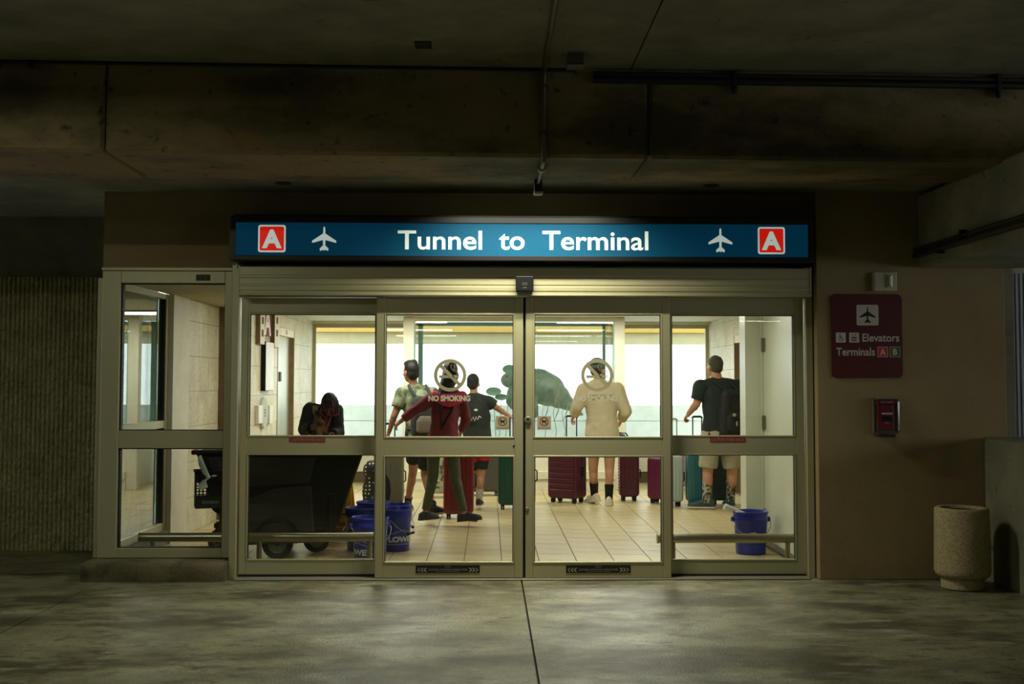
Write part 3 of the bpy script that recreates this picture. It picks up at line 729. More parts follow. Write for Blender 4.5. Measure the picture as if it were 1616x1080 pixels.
mb.limb([mp(808, 620, -.1), mp(806, 634, -.25), mp(809, 643, -.3)], [.08, .075, .04], 12)
me = blend('body', mb, m_mana, .016, 8)
def local(me, t):
    for v in me.vertices: v.co -= t.location
    return me
obj('body', local(me, mn), None, mn)
for dy in (-.10, .10): P(mn, 'eye', MB().ball(mp(800, 594, dy), .012), m_ink)
for a, b in ((848, 0), (869, 1), (896, 2)):
    p = mp(a, 590+16*b)
    P(mn, 'wire', MB().tube([p, (p.x+.02, p.y, 2.40)], .0016, 6), m_lampbody)
# water plants
m_leaf = mat('grey_green_leaf', sr(92, 128, 108), sr(120, 150, 130), 6, .5)
def lily(px, py, rx, tilt, bx, label):
    c = mp(px, py, -.42); t = thing('water_plant', label, 'plant', tuple(c))
    P(t, 'stem', MB().tube([(c.x+bx, c.y, .60), (c.x+bx*.4, c.y, (c.z+.6)/2), c], [.006, .005, .004], 8), m_leaf)
    rings = []; rot = Matrix.Rotation(R(tilt), 3, 'X')
    for rr, z in ((.02, -.006), (.75, -.004), (1, .008), (.98, .014), (.7, .004), (.02, .0)):
        rings.append([c+rot @ Vector((rx*rr*math.cos(2*math.pi*k/28), rx*rr*math.sin(2*math.pi*k/28)*(1 if k else .55), z)) for k in range(28)])
    P(t, 'leaf', MB().loft(rings), m_leaf, smooth=True)
lily(791, 628, .092, 28, -.03, 'round lily leaf on a thin stem left of the manatee')
lily(779, 619, .11, 32, .04, 'larger round lily leaf behind the boy with outstretched arm')
lily(804, 584, .10, 40, -.06, 'highest round lily leaf above the manatee head')
for px in (858, 875, 889):
    p = mp(px, 640, -.3)
    pt = thing('water_weed', 'thin strand of weed %s in the display case' % {858: 'under the manatee belly', 875: 'under the manatee back', 889: 'under the manatee tail'}[px], 'plant', (p.x, p.y, .6))
    obj('strand', MB().tube([(0, 0, 0), (.03, 0, .2), (-.02, 0, .45), (.04, 0, .72)], [.006, .005, .004, .002], 6), m_leaf, pt)
    obj('blade', MB().tube([(-.005, 0, .35), (.05, -.02, .48), (.07, -.02, .60)], [.004, .008, .002], 6), m_leaf, pt)

# ------------------------------------------------------------------ outside the far windows
YP = 19.5
struct('floor_terrace', box(-7, 8, SB+.1, YP+.3, -.3, -.02), m_outc)
pz = az_(640, YP); pm = az_(664, YP)
pp = MB().box(-7, 8, YP, YP+.2, 0, pm-.012).box(-7, 8, YP+.02, YP+.2, pm-.012, pm+.0).box(-7, 8, YP, YP+.2, pm, pz)
struct('wall_outer_parapet', pp, m_outc, 'pale concrete parapet outside the far windows')
for x in (-3.6, -.65, 2.3): struct('trim_5', box(x-.008, x+.008, YP-.004, YP, 0, pm-.012), m_outc2)
struct('ceiling_outer_beam', box(-7, 8, YP, YP+.3, az_(543, YP), az_(525.5, YP)), m_outbeam, 'cream concrete beam outside the far windows')
struct('ceiling_outer_ledge', box(-7, 8, YP-.10, YP+.3, az_(525, YP), az_(510, YP)), m_yellow, 'ledge above the outer beam, yellow reflected light put into its colour')
struct('wall_outer_sides', MB().box(-3.4, -2.75, SB+.1, SB+.2, 0, 2.9).box(3.45, 4.1, SB+.1, SB+.2, 0, 2.9), m_outc)

# ------------------------------------------------------------------ lamp bodies; the garage ones are added
def lamp(name, label, loc, w, d, h, grp=None):
    t = thing(name, label, 'lamp', loc, group=grp)
    obj('housing', MB().box(-w/2, w/2, -d/2, d/2, 0, h).box(-w/2, -w/2+.012, -d/2, d/2, -.014, 0).box(w/2-.012, w/2, -d/2, d/2, -.014, 0).box(-w/2+.012, w/2-.012, -d/2, -d/2+.01, -.014, 0).box(-w/2+.012, w/2-.012, d/2-.01, d/2, -.014, 0), m_lampbody, t)
    obj('diffuser', box(-w/2+.013, w/2-.013, -d/2+.011, d/2-.011, -.004, .0), m_lampglow, t)
for k, (x, y) in enumerate(HALL_LAMPS): lamp('ceiling_light', ['flat hall ceiling light nearest the left elevator', 'flat hall ceiling light in front of the right elevator, nearer the doors', 'flat hall ceiling light by the left pillar of the display case', 'flat hall ceiling light by the right pillar of the display case'][k], (x, y, 2.402), 1.2, .6, .008, 'hall ceiling lights')
for k, (x, y) in enumerate(VEST_LAMPS): lamp('ceiling_light', ['narrow vestibule ceiling light above the black cart', 'narrow vestibule ceiling light beside the cream service door'][k], (x, y, 2.302), .95, .3, .008, 'vestibule ceiling lights')
for (x, y) in GARAGE_FILL_LAMPS: lamp('fill_tube_light', 'added long fill light out of view under the dark garage ceiling', (x, y, 3.33), 1.25, .16, ZC-3.33, 'added garage fill lights')
dl_ = thing('strip_light', 'thin strip light tucked behind the deep beam above the sign', 'lamp', (DOOR_LAMP[0], DOOR_LAMP[1], 2.945))
obj('housing', box(-.6, .6, -.05, .05, .026, .035), m_lampbody, dl_)
obj('front_lip', box(-.6, .6, -.056, -.05, -.001, .035), m_steel, dl_)
obj('tube', MB().tube([(-.57, 0, .020), (.57, 0, .020)], .005, 10), m_lampglow, dl_)

# ------------------------------------------------------------------ guard rails inside the glass
def rail(label, pa, pb, py, posts, Y=9.42):
    p0, p1 = at(pa, py, Y), at(pb, py, Y); z = (p0.z+p1.z)/2
    t = thing('guard_rail', label, 'rail', ((p0.x+p1.x)/2, Y, 0))
    L = (p1.x-p0.x)/2
    obj('bar', MB().tube([(-L, 0, z), (L, 0, z)], .037, 24), m_rail, t, smooth=True)
    for s in (-1, 1): obj('end_cap', MB().tube([(s*L, 0, z), (s*(L+.022), 0, z)], [.040, .040], 24), m_rail, t, smooth=30)
    for px in posts:
        x = ax_(px, Y, 870)-t.location.x
        obj('post', MB().tube([(x, 0, 0), (x, 0, z-.02)], .021, 16).tube([(x, 0, .0), (x, 0, .006)], .045, 16), m_rail, t, smooth=30)
rail('low round metal guard rail at the left behind the window and side panel', 224, 597, 848, (241, 409, 583))
rail('low round metal guard rail at the right in front of one blue bucket', 1041, 1262, 850, (1062, 1243))

# ------------------------------------------------------------------ things on the beige wall
YWR = 8.86
x0, x1, z0, z1 = ax_(1312.5, YWR), ax_(1424, YWR), az_(597, YWR, 1368), az_(464.5, YWR, 1368)
ds = thing('directional_sign', 'maroon rounded wall sign to the elevators and terminals A and B', 'sign', ((x0+x1)/2, YWR, (z0+z1)/2))
P(ds, 'plate', MB().prism(rounded(x0, x1, z0, z1, .04), YWR-.014, YWR), m_maroon)
cx, cz = ds.location.x, ds.location.z
def sgx(px): return ax_(px, YWR, 530)-cx
def sgz(py): return az_(py, YWR, 1368)-cz
ya = -.0146
hw = 17.5/206.6
pn = obj('airplane_panel', MB().prism([(sgx(1368.5)+u, sgz(497.7)+v) for u, v in rounded(-hw, hw, -hw*.94, hw*.94, .012)], ya-.001, ya+.001), m_signw, ds)
obj('airplane_symbol', MB().prism([(sgx(1368.5)+u*.061, sgz(497.7)+v*.062) for u, v in PLANE], ya-.002, ya), m_ink, pn)
def square(px, m, name, hw=7.9/206.6, py=533.2):
    return obj(name, MB().prism([(sgx(px)+u, sgz(py)+v) for u, v in rounded(-hw, hw, -hw, hw, .003)], ya-.001, ya+.001), m, ds)
def pict(parent, shapes, px, py=533.2, m=m_ink):
    mb = MB()
    for s in shapes: mb.prism([(sgx(px)+u, sgz(py)+v) for u, v in s], ya-.002, ya)
    return mb
q = square(1326, m_signw, 'wheelchair_panel')
k_ = .0078
def bar(a, b, w=.0042):
    v = Vector((b[0]-a[0], b[1]-a[1])).normalized()*w/2; n = Vector((-v.y, v.x))
    return [(a[0]-n.x, a[1]-n.y), (b[0]-n.x, b[1]-n.y), (b[0]+n.x, b[1]+n.y), (a[0]+n.x, a[1]+n.y)]
mb = pict(q, [bar((-.006, .018), (-.005, -.004), .005), bar((-.006, .006), (.007, .006), .004), bar((-.006, -.004), (.010, -.004), .005), bar((.009, -.004), (.014, -.018), .005), bar((.013, -.018), (.021, -.015), .004)], 1326)
mb.annulus(sgx(1326)-.003, sgz(533.2)-.010, .012, .0155, ya-.002, ya, n=24, a0=R(110), a1=R(375)).annulus(sgx(1326)-.007, sgz(533.2)+.024, .0005, .005, ya-.002, ya, n=12)
obj('wheelchair_symbol', mb, m_ink, q)
q = square(1347, m_signw, 'elevator_panel')
obj('elevator_symbol', pict(q, [[(-.019, -.026), (.019, -.026), (.019, .004), (-.019, .004)], [(-.016, .012), (-.006, .012), (-.011, .026)], [(.006, .026), (.016, .026), (.011, .012)]], 1347), m_ink, q)
obj('elevator_riders', pict(q, [[(-.013+.011*i, -.020), (-.006+.011*i, -.020), (-.006+.011*i, -.004), (-.013+.011*i, -.004)] for i in range(3)], 1347).mesh('elevator_riders', m_signw), None, q).location.y = -.0008
letters('word', 'Elevators', ds, m_signw, ((sgx(1359.5)+sgx(1418.5))/2, ya, sgz(533.3)), width=59/206.6, height=12.8/206.6, bold=.018)
letters('word', 'Terminals', ds, m_signw, ((sgx(1318)+sgx(1380))/2, ya, sgz(555.5)), width=62/206.6, height=12.8/206.6, bold=.018)
for px, m, ch in ((1391.7, m_signr, 'A'), (1411, m_signg, 'B')):
    b0 = square(px, m_signw, 'terminal_badge', 8.3/206.6, 555.7)
    b = obj('badge_field', MB().prism([(sgx(px)+u, sgz(555.7)+v) for u, v in rounded(-.0365, .0365, -.0365, .0365, .003)], ya-.0018, ya), m, b0)
    letters('letter', ch, b0, m_signw, (sgx(px), ya-.0022, sgz(555.7)), width=.046 if ch == 'A' else .036, height=.050, bold=.04)
# strobe
x0, x1, z0, z1 = ax_(1378, YWR), ax_(1414.5, YWR), az_(460, YWR, 1396), az_(430.5, YWR, 1396)
st = thing('alarm_strobe', 'small pale fire alarm strobe box above the maroon wall sign', 'alarm', ((x0+x1)/2, YWR, (z0+z1)/2))
m_strobe = mat('aged_white_plastic', sr(178, 172, 146), rough=.5)
P(st, 'housing', box(x0, x1, YWR-.05, YWR, z0, z1), m_strobe, bevel=.005)
P(st, 'grille', MB().box(x0+.012, x0+.05, YWR-.053, YWR-.05, z0+.02, z1-.02), m_strobe)
lx = ax_(1402, YWR)
P(st, 'lens_frame', box(lx-.024, lx+.024, YWR-.058, YWR-.049, z0+.02, z1-.016), m_strobe, bevel=.004, seg=1)
P(st, 'lens', box(lx-.018, lx+.018, YWR-.072, YWR-.058, z0+.028, z1-.024), m_steel, bevel=.006)
P(st, 'flash_tube', MB().tube([(lx, YWR-.074, z0+.04), (lx, YWR-.074, z1-.036)], .006, 10), m_white)
# pull station under a clear cover
x0, x1, z0, z1 = ax_(1376, YWR), ax_(1415, YWR), az_(685, YWR, 1396), az_(628, YWR, 1396)
ps = thing('fire_alarm_pull_station', 'red fire alarm pull station under a clear cover on the beige wall', 'fire alarm', ((x0+x1)/2, YWR, (z0+z1)/2))
m_clear = glass_mat('clear_plastic_cover', (.78, .80, .80, 1), .12, .12)
P(ps, 'back_plate', box(x0, x1, YWR-.008, YWR, z0, z1), m_lampbody, bevel=.003, seg=1)
P(ps, 'body', box(x0+.035, x1-.045, YWR-.055, YWR-.008, z0+.035, z1-.05), m_redp, bevel=.005)
P(ps, 'handle', box(x0+.055, x1-.06, YWR-.064, YWR-.055, z0+.10, z0+.135), m_black, bevel=.003, seg=1)
P(ps, 'handle_bar', box(x0+.052, x1-.057, YWR-.068, YWR-.055, z0+.150, z0+.162), m_white, bevel=.003, seg=1)
P(ps, 'top_cap', box(x0+.02, x1-.03, YWR-.06, YWR-.008, z1-.048, z1-.018), m_redp, bevel=.004, seg=1)
letters('lettering', 'FIRE ALARM', ps, m_white, (-.004, -.0615, z1-.033-ps.location.z), width=.09, height=.012)
letters('lettering', 'PULL', ps, m_white, (-.004, -.0557, z0+.085-ps.location.z), width=.035, height=.012)
P(ps, 'cover', box(x0+.006, x1-.006, YWR-.095, YWR-.008, z0+.008, z1-.008), m_clear, bevel=.022, seg=4)
P(ps, 'cover_frame', MB().box(x0, x1, YWR-.022, YWR-.008, z1-.008, z1).box(x0, x1, YWR-.022, YWR-.008, z0, z0+.008).box(x0, x0+.006, YWR-.022, YWR-.008, z0, z1).box(x1-.006, x1, YWR-.022, YWR-.008, z0, z1), m_lampbody)
P(ps, 'sounder', box(x0+.05, x1-.03, YWR-.05, YWR-.01, z0-.022, z0-.001), m_darkpipe, bevel=.004, seg=1)

# litter bin and half wall
tx, ty = ax_(1518.5, 8.49, 870), 8.49
tc = thing('litter_bin', 'round pebbled concrete litter bin on a narrower foot by the half wall', 'bin', (tx, ty, 0))
obj('body', MB().lathe([(.165, .085), (.187, .10), (.197, .125), (.197, .15), (.194, .35), (.191, .565), (.187, .582), (.178, .588), (.150, .586), (.144, .575), (.142, .40), (.02, .39)], n=56), m_aggr, tc, smooth=50)
obj('foot', MB().lathe([(.135, 0), (.150, .006), (.152, .06), (.146, .075), (.165, .086)], n=48), m_aggr, tc, smooth=50)
obj('liner', MB().lathe([(.141, .41), (.141, .565), (.136, .566), (.134, .41)], n=40), m_black, tc)
hx = ax_(1556, 8.84, 800)
def halfwall():
    r = .03; h = az_(690, 8.84, 1556)
    prof = [(hx, 0), (hx, h-.05), (hx+.012, h-.015), (hx+.04, h), (hx+.30, h), (hx+.32, 0)]
    return MB().loft([[(x, y, z) for x, z in prof] for y in (8.845, 8.0, 7.0, 5.0)])
struct('wall_right_low', halfwall(), m_concrete, 'low concrete half wall with a rounded top beside the litter bin', smooth=35)

# conduits and ceiling bits
cn = thing('conduit', 'galvanised conduit running along the ceiling and down the deep beam', 'pipe', (.345, 7.2, ZC-.03))
yb = skew(.345)-.022
P(cn, 'pipe', MB().tube([(.335, 4.5, ZC-.022), (.345, yb-.02, ZC-.022), (.345, yb, ZC-.045), (.345, yb, ZB-.0), (.345, yb+.02, ZB-.022), (.345, 7.55, ZB-.022)], .016, 14), m_pipe, smooth=True)
P(cn, 'drop', MB().tube([(.345, 7.55, ZB-.022), (.345, 8.11, ZB-.03)], .011, 12), m_pipe, smooth=True)
P(cn, 'coupling', MB().tube([(.345, 7.50, ZB-.022), (.345, 7.545, ZB-.022)], .030, 16), m_strobe, smooth=30)
P(cn, 'outlet_box', box(.318, .372, 8.05, 8.115, ZB-.085, ZB-.005), m_darkpipe, bevel=.004, seg=1)
P(cn, 'end_cap', box(.314, .376, 8.045, 8.12, ZB-.108, ZB-.086), m_strobe, bevel=.008)
for z in (ZC-.12, ZC-.42): P(cn, 'strap', box(.318, .372, yb-.019, yb+.022, z-.008, z+.008), m_pipe)
pr = thing('pipe_run', 'pair of dark pipes along the top of the deep beam at the right', 'pipe', (4, 7.2, ZC-.06))
for dz, r in ((.035, .016), (.075, .020)):
    P(pr, 'pipe', MB().tube([(.66, skew(.66)-.03, ZC-dz), (11.5, skew(11.5)-.03, ZC-dz)], r, 12), m_darkpipe, smooth=True)
for x in (1.56, 3.28): P(pr, 'hanger', MB().box(x-.012, x+.012, skew(x)-.055, skew(x)+.0, ZC-.11, ZC).ball((x, skew(x)-.035, ZC-.125), (.022, .022, .032)), m_darkpipe)
p2 = thing('thin_pipe', 'thin dark pipe along the top of the deep beam at the left', 'pipe', (-5, 7.1, ZC-.02))
P(p2, 'pipe', MB().tube([(-15, skew(-15)-.014, ZC-.012), (.55, skew(.55)-.014, ZC-.012)], .010, 10), m_darkpipe, smooth=True)
P(p2, 'clip', MB().box(-2.85, -2.82, skew(-2.83)-.03, skew(-2.83), ZC-.05, ZC), m_darkpipe)
jb = thing('junction_box', 'square junction box on the ceiling beside the conduit', 'junction box', (ax_(908, 6.95, 75), 6.95, ZC-.07))
obj('box', box(-.05, .05, -.06, .06, 0, .07), m_pipe, jb, bevel=.004, seg=1); obj('lid', box(-.052, .052, -.062, .062, -.006, -.0005), m_lampbody, jb)
cp = thing('cover_plate', 'small dark square plate on the ceiling left of the conduit', 'plate', (ax_(668, 6.75, 68), 6.75, ZC-.006))
obj('plate', box(-.05, .05, -.07, .07, 0, .006), m_darkpipe, cp)
for px, lab in ((447, 'dark round cover plate on the low soffit above the left window'), (1122, 'dark round cover plate on the low soffit right of the conduit')):
    q = thing('round_plate', lab, 'plate', (ax_(px, 8.62, 291), 8.62, 2.974))
    obj('plate', MB().tube([(0, 0, 0), (0, 0, .006)], .06, 24), m_darkpipe, q)
sr_ = thing('pipe_run', 'dark pipe pair along the face of the side beam at the right', 'pipe', (XSB, 8, 2.49))
for dz, r in ((0, .022), (.045, .013)):
    P(sr_, 'pipe', MB().tube([(XSB-.03, 8.855, 2.478+dz), (XSB-.03, 3.2, 2.485+dz)], r, 12), m_darkpipe, smooth=True)
for y, s in ((8.35, -1), (7.95, 1)): P(sr_, 'clip', MB().box(XSB-.05, XSB, y-.014, y+.014, 2.44 if s < 0 else 2.47, 2.50 if s < 0 else 2.56), m_darkpipe)
# ------------------------------------------------------------------ luggage, buckets, cart
m_tyre = mat('black_rubber', sr(26, 26, 25), rough=.75)
m_hub = mat('grey_wheel_hub', sr(112, 116, 104), rough=.5)
m_grip = mat('dark_handle_metal', sr(40, 40, 40), rough=.35, metal=.6)
def suitcase(name, label, px, Y, w, d, h, rot, m, band=None, ribs='v', n=7, handle=None, front=None, studs=False, wheel=.028, hc=None, py=770):
    """upright trolley case; its root stands on the floor"""
    X = ax_(px, Y, py); z0 = .055
    t = thing(name, label, 'suitcase', (X, Y, 0), R(rot), 'trolley cases in the hall')
    r = min(.05, d*.3)
    def slab(y0, y1, ins):
        mb = MB(); pts = rounded(-w/2+ins, w/2-ins, z0+ins, z0+h-ins, r)
        return mb.prism(pts, y0, y1)
    gap = .008
    obj('front_shell', slab(-d/2, -gap, 0), front or m, t, bevel=.03, seg=3)
    obj('back_shell', slab(gap, d/2, 0), m, t, bevel=.03, seg=3)
    obj('zip_band', slab(-gap-.001, gap+.001, .006), band or m_black, t)
    rb = MB()
    for s, y in ((-1, -d/2), (1, d/2)):
        for k in range(n):
            u = (k+.5)/n
            if ribs == 'v':
                x = -w/2+.04+(w-.08)*u; rb.box(x-.010, x+.010, y-.006, y+.004, z0+.06, z0+h-.06)
            else:
                z = z0+.05+(h-.1)*u; rb.box(-w/2+.035, w/2-.035, y-.006, y+.004, z-.4*(h-.1)/n, z+.4*(h-.1)/n)
    if ribs == 'h':
        for s in (-1, 1):
            for k in range(n):
                z = z0+.05+(h-.1)*(k+.5)/n
                for ya, yb in ((-d/2+.035, -.014), (.014, d/2-.035)): rb.box(s*w/2-.004, s*w/2+.004, ya, yb, z-.4*(h-.1)/n, z+.4*(h-.1)/n)
    if ribs: obj('shell_ribs', rb, front or m, t, bevel=.003, seg=1)
    if studs:
        sb = MB()
        for s in (-1, 1):
            for k in range(12): sb.ball((s*(w/2+.001), 0, z0+.05+(h-.1)*k/11), .009, 8, 6)
        obj('edge_studs', sb, m_white, t)
    for sx in (-1, 1):
        for sy in (-1, 1):
            x, y = sx*(w/2-.055), sy*(d/2-.055 if d > .16 else d/2-.03)
            f = obj('wheel_fork', MB().box(x-.022, x+.022, y-.026, y+.026, wheel*1.3, z0+.012), m_black, t, bevel=.006, seg=1)
            for e in (-.012, .012): obj('wheel', MB().tube([(x+e-.008, y, wheel), (x+e+.008, y, wheel)], wheel, 16), m_tyre, f, smooth=30)
    obj('top_handle', MB().tube([(-.09, 0, z0+h-.004), (-.08, 0, z0+h+.022), (.08, 0, z0+h+.022), (.09, 0, z0+h-.004)], .009, 10), m_black, t, smooth=True)
    sd_ = w/2
    obj('side_handle', MB().tube([(sd_-.004, 0, z0+h*.42), (sd_+.024, 0, z0+h*.45), (sd_+.024, 0, z0+h*.62), (sd_-.004, 0, z0+h*.65)], .008, 10), m_black, t, smooth=True)
    if handle:
        e = .055 if w < .36 else .075; y = d/2-.03
        hh = obj('trolley_handle', MB().tube([(-e, y, z0+h-.02), (-e, y, handle-.012)], .008, 10).tube([(e, y, z0+h-.02), (e, y, handle-.012)], .008, 10), hc or m_grip, t, smooth=30)
        obj('grip', MB().tube([(-e-.008, y, handle-.02), (-e+.01, y, handle), (e-.01, y, handle), (e+.008, y, handle-.02)], .013, 12), hc or m_black, hh, smooth=True)
    return t
m_hgrey = mat('olive_grey_hard_shell', sr(96, 94, 76), rough=.35)
m_red = mat('cherry_red_shell', sr(98, 12, 22), sr(114, 16, 27), rough=.3)
m_dgrey = mat('dark_grey_woven_fabric', sr(64, 62, 54), sr(84, 80, 70), 60, .8, bump=.3)
m_green = mat('deep_green_shell', sr(14, 62, 50), rough=.32)
m_maroonc = mat('maroon_shell', sr(70, 16, 38), sr(82, 21, 45), rough=.3)
m_navyb = mat('navy_band', sr(24, 26, 44), rough=.5)
m_mag = mat('magenta_shell', sr(88, 18, 54), rough=.3)
m_lgrey = mat('light_grey_shell', sr(160, 172, 168), rough=.35)
m_mauve = mat('mauve_fabric', sr(128, 112, 112), sr(142, 124, 124), 40, .8)
m_teal2 = mat('teal_shell', sr(32, 90, 98), sr(40, 100, 108), rough=.3)
m_dteal = mat('dark_green_ribbed_shell', sr(20, 48, 42), rough=.35)
m_floral = mat('grey_floral_fabric', sr(178, 176, 150), sr(150, 150, 126), 6, .8)
overlay(m_floral, sr(40, 44, 38), 14, .52, .56, .9, offset=3); overlay(m_floral, sr(226, 224, 206), 11, .60, .64, .8, offset=8)
suitcase('suitcase', 'olive grey hard suitcase behind the blue buckets with a polka dot bag before it', 614, 13.78, .34, .26, .62, 0, m_hgrey, n=5, handle=1.0)
suitcase('suitcase', 'cherry red hard suitcase behind the person in the maroon hoodie', 724, 12.85, .33, .24, .67, 0, m_red, n=5, handle=1.0)
suitcase('suitcase', 'dark grey soft suitcase farthest back between red and green suitcases', 762, 15.45, .46, .26, .62, 0, m_dgrey, ribs=None)
suitcase('suitcase', 'deep green suitcase held by the boy in the dark printed shirt', 815, 13.8, .44, .28, .63, 0, m_green, m_black, n=4, handle=1.09)
suitcase('suitcase', 'large maroon suitcase with horizontal grooves beside the person in beige', 895, 14.55, .42, .27, .64, -36, m_maroonc, m_navyb, 'h', 8, 1.07)
suitcase('suitcase', 'small maroon suitcase with white edge studs carrying a dark bag', 992, 14.75, .25, .22, .53, 0, m_maroonc, m_navyb, 'v', 3, studs=True)
suitcase('suitcase', 'magenta and black suitcase half behind the right door stile', 1042, 14.45, .26, .24, .52, -32, m_black, m_black, None, 0, front=m_mag)
suitcase('suitcase', 'light grey suitcase just right of the right sliding leaf', 1063, 14.12, .21, .22, .56, 0, m_lgrey, m_lgrey, 'v', 3, 1.05, hc=m_lgrey)
suitcase('suitcase', 'mauve fabric suitcase farthest back near the man with the backpack', 1079, 16.2, .32, .22, .50, 0, m_mauve, m_dgrey, None, 0)
suitcase('suitcase', 'bright teal suitcase standing left of the man with the backpack', 1103, 14.05, .30, .24, .60, 0, m_teal2, m_teal2, 'v', 3, 1.08)
suitcase('suitcase', 'dark green ribbed suitcase behind the legs of the man with the backpack', 1136, 14.30, .27, .24, .56, 0, m_dteal, m_black, 'h', 9)
suitcase('suitcase', 'pale floral patterned suitcase seen between the legs in olive leggings', 693, 15.2, .36, .24, .55, 0, m_floral, m_black, None, 0)

# bags
m_dots = mat('black_fabric_white_dots', sr(22, 22, 24), rough=.6)
def dots(m, scale, r):
    nt = m.node_tree; L = nt.links.new; b = nt.nodes['Principled BSDF']; src = b.inputs['Base Color'].links[0].from_socket
    tc = nt.nodes.new('ShaderNodeTexCoord'); v = nt.nodes.new('ShaderNodeTexVoronoi'); v.inputs['Scale'].default_value = scale; v.inputs['Randomness'].default_value = .25
    L(tc.outputs['Object'], v.inputs['Vector'])
    c = nt.nodes.new('ShaderNodeMath'); c.operation = 'LESS_THAN'; c.inputs[1].default_value = r; L(v.outputs['Distance'], c.inputs[0])
    mx = nt.nodes.new('ShaderNodeMix'); mx.data_type = 'RGBA'; L(c.outputs[0], mx.inputs[0]); L(src, mx.inputs[6]); mx.inputs[7].default_value = sr(215, 215, 205); L(mx.outputs[2], b.inputs['Base Color'])
dots(m_dots, 24, .26)
by = 13.12; bx = ax_(595, by, 760)
bg_ = thing('backpack', 'black polka dot backpack standing in front of the olive grey suitcase', 'bag', (bx, by, 0))
obj('body', wrinkle(blend('body', MB().ball((0, 0, .26), (.165, .10, .26), 20, 14).ball((-.02, 0, .12), (.16, .11, .12)).ball((-.03, 0, .42), (.12, .09, .14)), m_dots, .014, 6), .012, 7), None, bg_)
obj('hood', wrinkle(blend('hood', MB().ball((-.04, -.01, .50), (.118, .10, .12), 20, 14), m_dots, .012, 4), .008, 9), None, bg_)
obj('strap', MB().tube([(.08, -.08, .50), (.13, -.11, .40), (.15, -.10, .28), (.13, -.09, .14)], [.012, .014, .014, .012], 8), m_black, bg_, smooth=True)
obj('side_pocket', blend('side_pocket', MB().ball((.02, -.09, .16), (.10, .04, .11), 16, 10), m_dots, .012, 4), None, bg_)
fy = 14.75; fx = ax_(985, fy, 690)
db = thing('travel_bag', 'dark blue patterned bag lying on the small maroon suitcase', 'bag', (fx, fy, .612))
m_bluebag = mat('dark_blue_print_fabric', sr(36, 44, 66), sr(70, 60, 72), 12, .7)
obj('body', wrinkle(blend('body', MB().ball((-.01, 0, .10), (.13, .09, .10), 18, 12).ball((-.05, 0, .16), (.09, .07, .08)), m_bluebag, .012, 4), .012, 9), None, db)
obj('strap', MB().tube([(-.10, -.06, .10), (-.06, -.05, .25), (.02, -.04, .24), (.08, -.06, .12)], .009, 8), m_black, db, smooth=True)
wb = thing('plastic_bag', 'white plastic bag hanging beside the dark blue bag', 'bag', (ax_(1006, 14.7, 690), 14.70, .612))
obj('body', wrinkle(blend('body', MB().ball((0, 0, .07), (.07, .05, .07), 16, 10).ball((.02, 0, .02), (.055, .045, .05)), m_white, .010, 3), .012, 14), None, wb)
for s in (-1, 1): obj('handle', MB().tube([(s*.03-.01, 0, .12), (s*.03-.006, 0, .185), (s*.03+.012, 0, .185), (s*.03+.012, 0, .12)], .006, 8), m_white, wb, smooth=True)

# buckets
m_bucket = mat('blue_bucket_plastic', sr(12, 34, 150), sr(16, 40, 162), rough=.32)
m_print = mat('pale_bucket_print', sr(205, 212, 222), rough=.5)
m_wire = mat('bail_wire', sr(150, 152, 150), rough=.3, metal=.9)
def bucket_proto():
    t = thing('bucket', '-', 'bucket', (0, 0, 0), 0, 'blue buckets')
    prof = [(.02, .004), (.126, .0), (.130, .006), (.138, .18), (.146, .285), (.150, .29), (.151, .31), (.148, .315), (.150, .352), (.156, .356), (.158, .368), (.152, .372), (.147, .366), (.142, .30), (.134, .18), (.126, .012), (.02, .012)]
    obj('body', MB().lathe(prof, n=48), m_bucket, t, smooth=40)
    for s in (-1, 1):
        obj('ear', MB().tube([(s*.145, 0, .300), (s*.172, 0, .300)], [.024, .020], 16), m_bucket, t, smooth=30)
    pts = [(-.170, 0, .30)]+[(-.166*math.cos(R(a)), -.05-.115*math.sin(R(a)), .30-.14*math.sin(R(a))) for a in range(10, 171, 16)]+[(.170, 0, .30)]
    bl = obj('bail', MB().tube(pts, .0028, 8), m_wire, t, smooth=True)
    q = pts[len(pts)//2]
    obj('grip', MB().tube([(q[0]-.05, q[1]-.002, q[2]), (q[0]+.05, q[1]-.002, q[2])], .012, 12), m_black, bl, smooth=30)
    return t
def wrapped(parent, mbs, a0, z0):
    """print bent round the bucket wall: x is arc length, centred on angle a0"""
    for name, mb in mbs:
        vs = []
        for v in mb.v:
            z = z0+v[2]; r = .1305+(z-.006)*.0575+.0012-v[1]; a = a0+v[0]/.137
            vs.append((r*math.sin(a), -r*math.cos(a), z))
        m2 = MB(); m2.v = vs; m2.f = mb.f; obj(name, m2, m_print, parent)
proto = bucket_proto()
BK = [(623, 10.45, 'nearest blue bucket on the right of its group, showing a house outline print', 62), (584, 9.80, 'blue bucket standing closest to the left guard rail', 20),
      (571, 10.52, 'blue bucket at the left of the group beside the yellow sign', -75), (588, 11.04, 'blue bucket at the back of the group, left of the backmost pair', -120),
      (622, 10.80, 'blue bucket at the back of the group behind the printed one', 100), (1184.5, 10.22, 'single blue bucket behind the right guard rail by the service door', 0)]
bks = []
for k, (px, Y, lab, rz) in enumerate(BK):
    o = proto if k == 0 else clone(proto)
    o['label'] = lab; o.location = (ax_(px, Y, 840), Y, 0); o.rotation_euler.z = R(rz); bks.append(o)
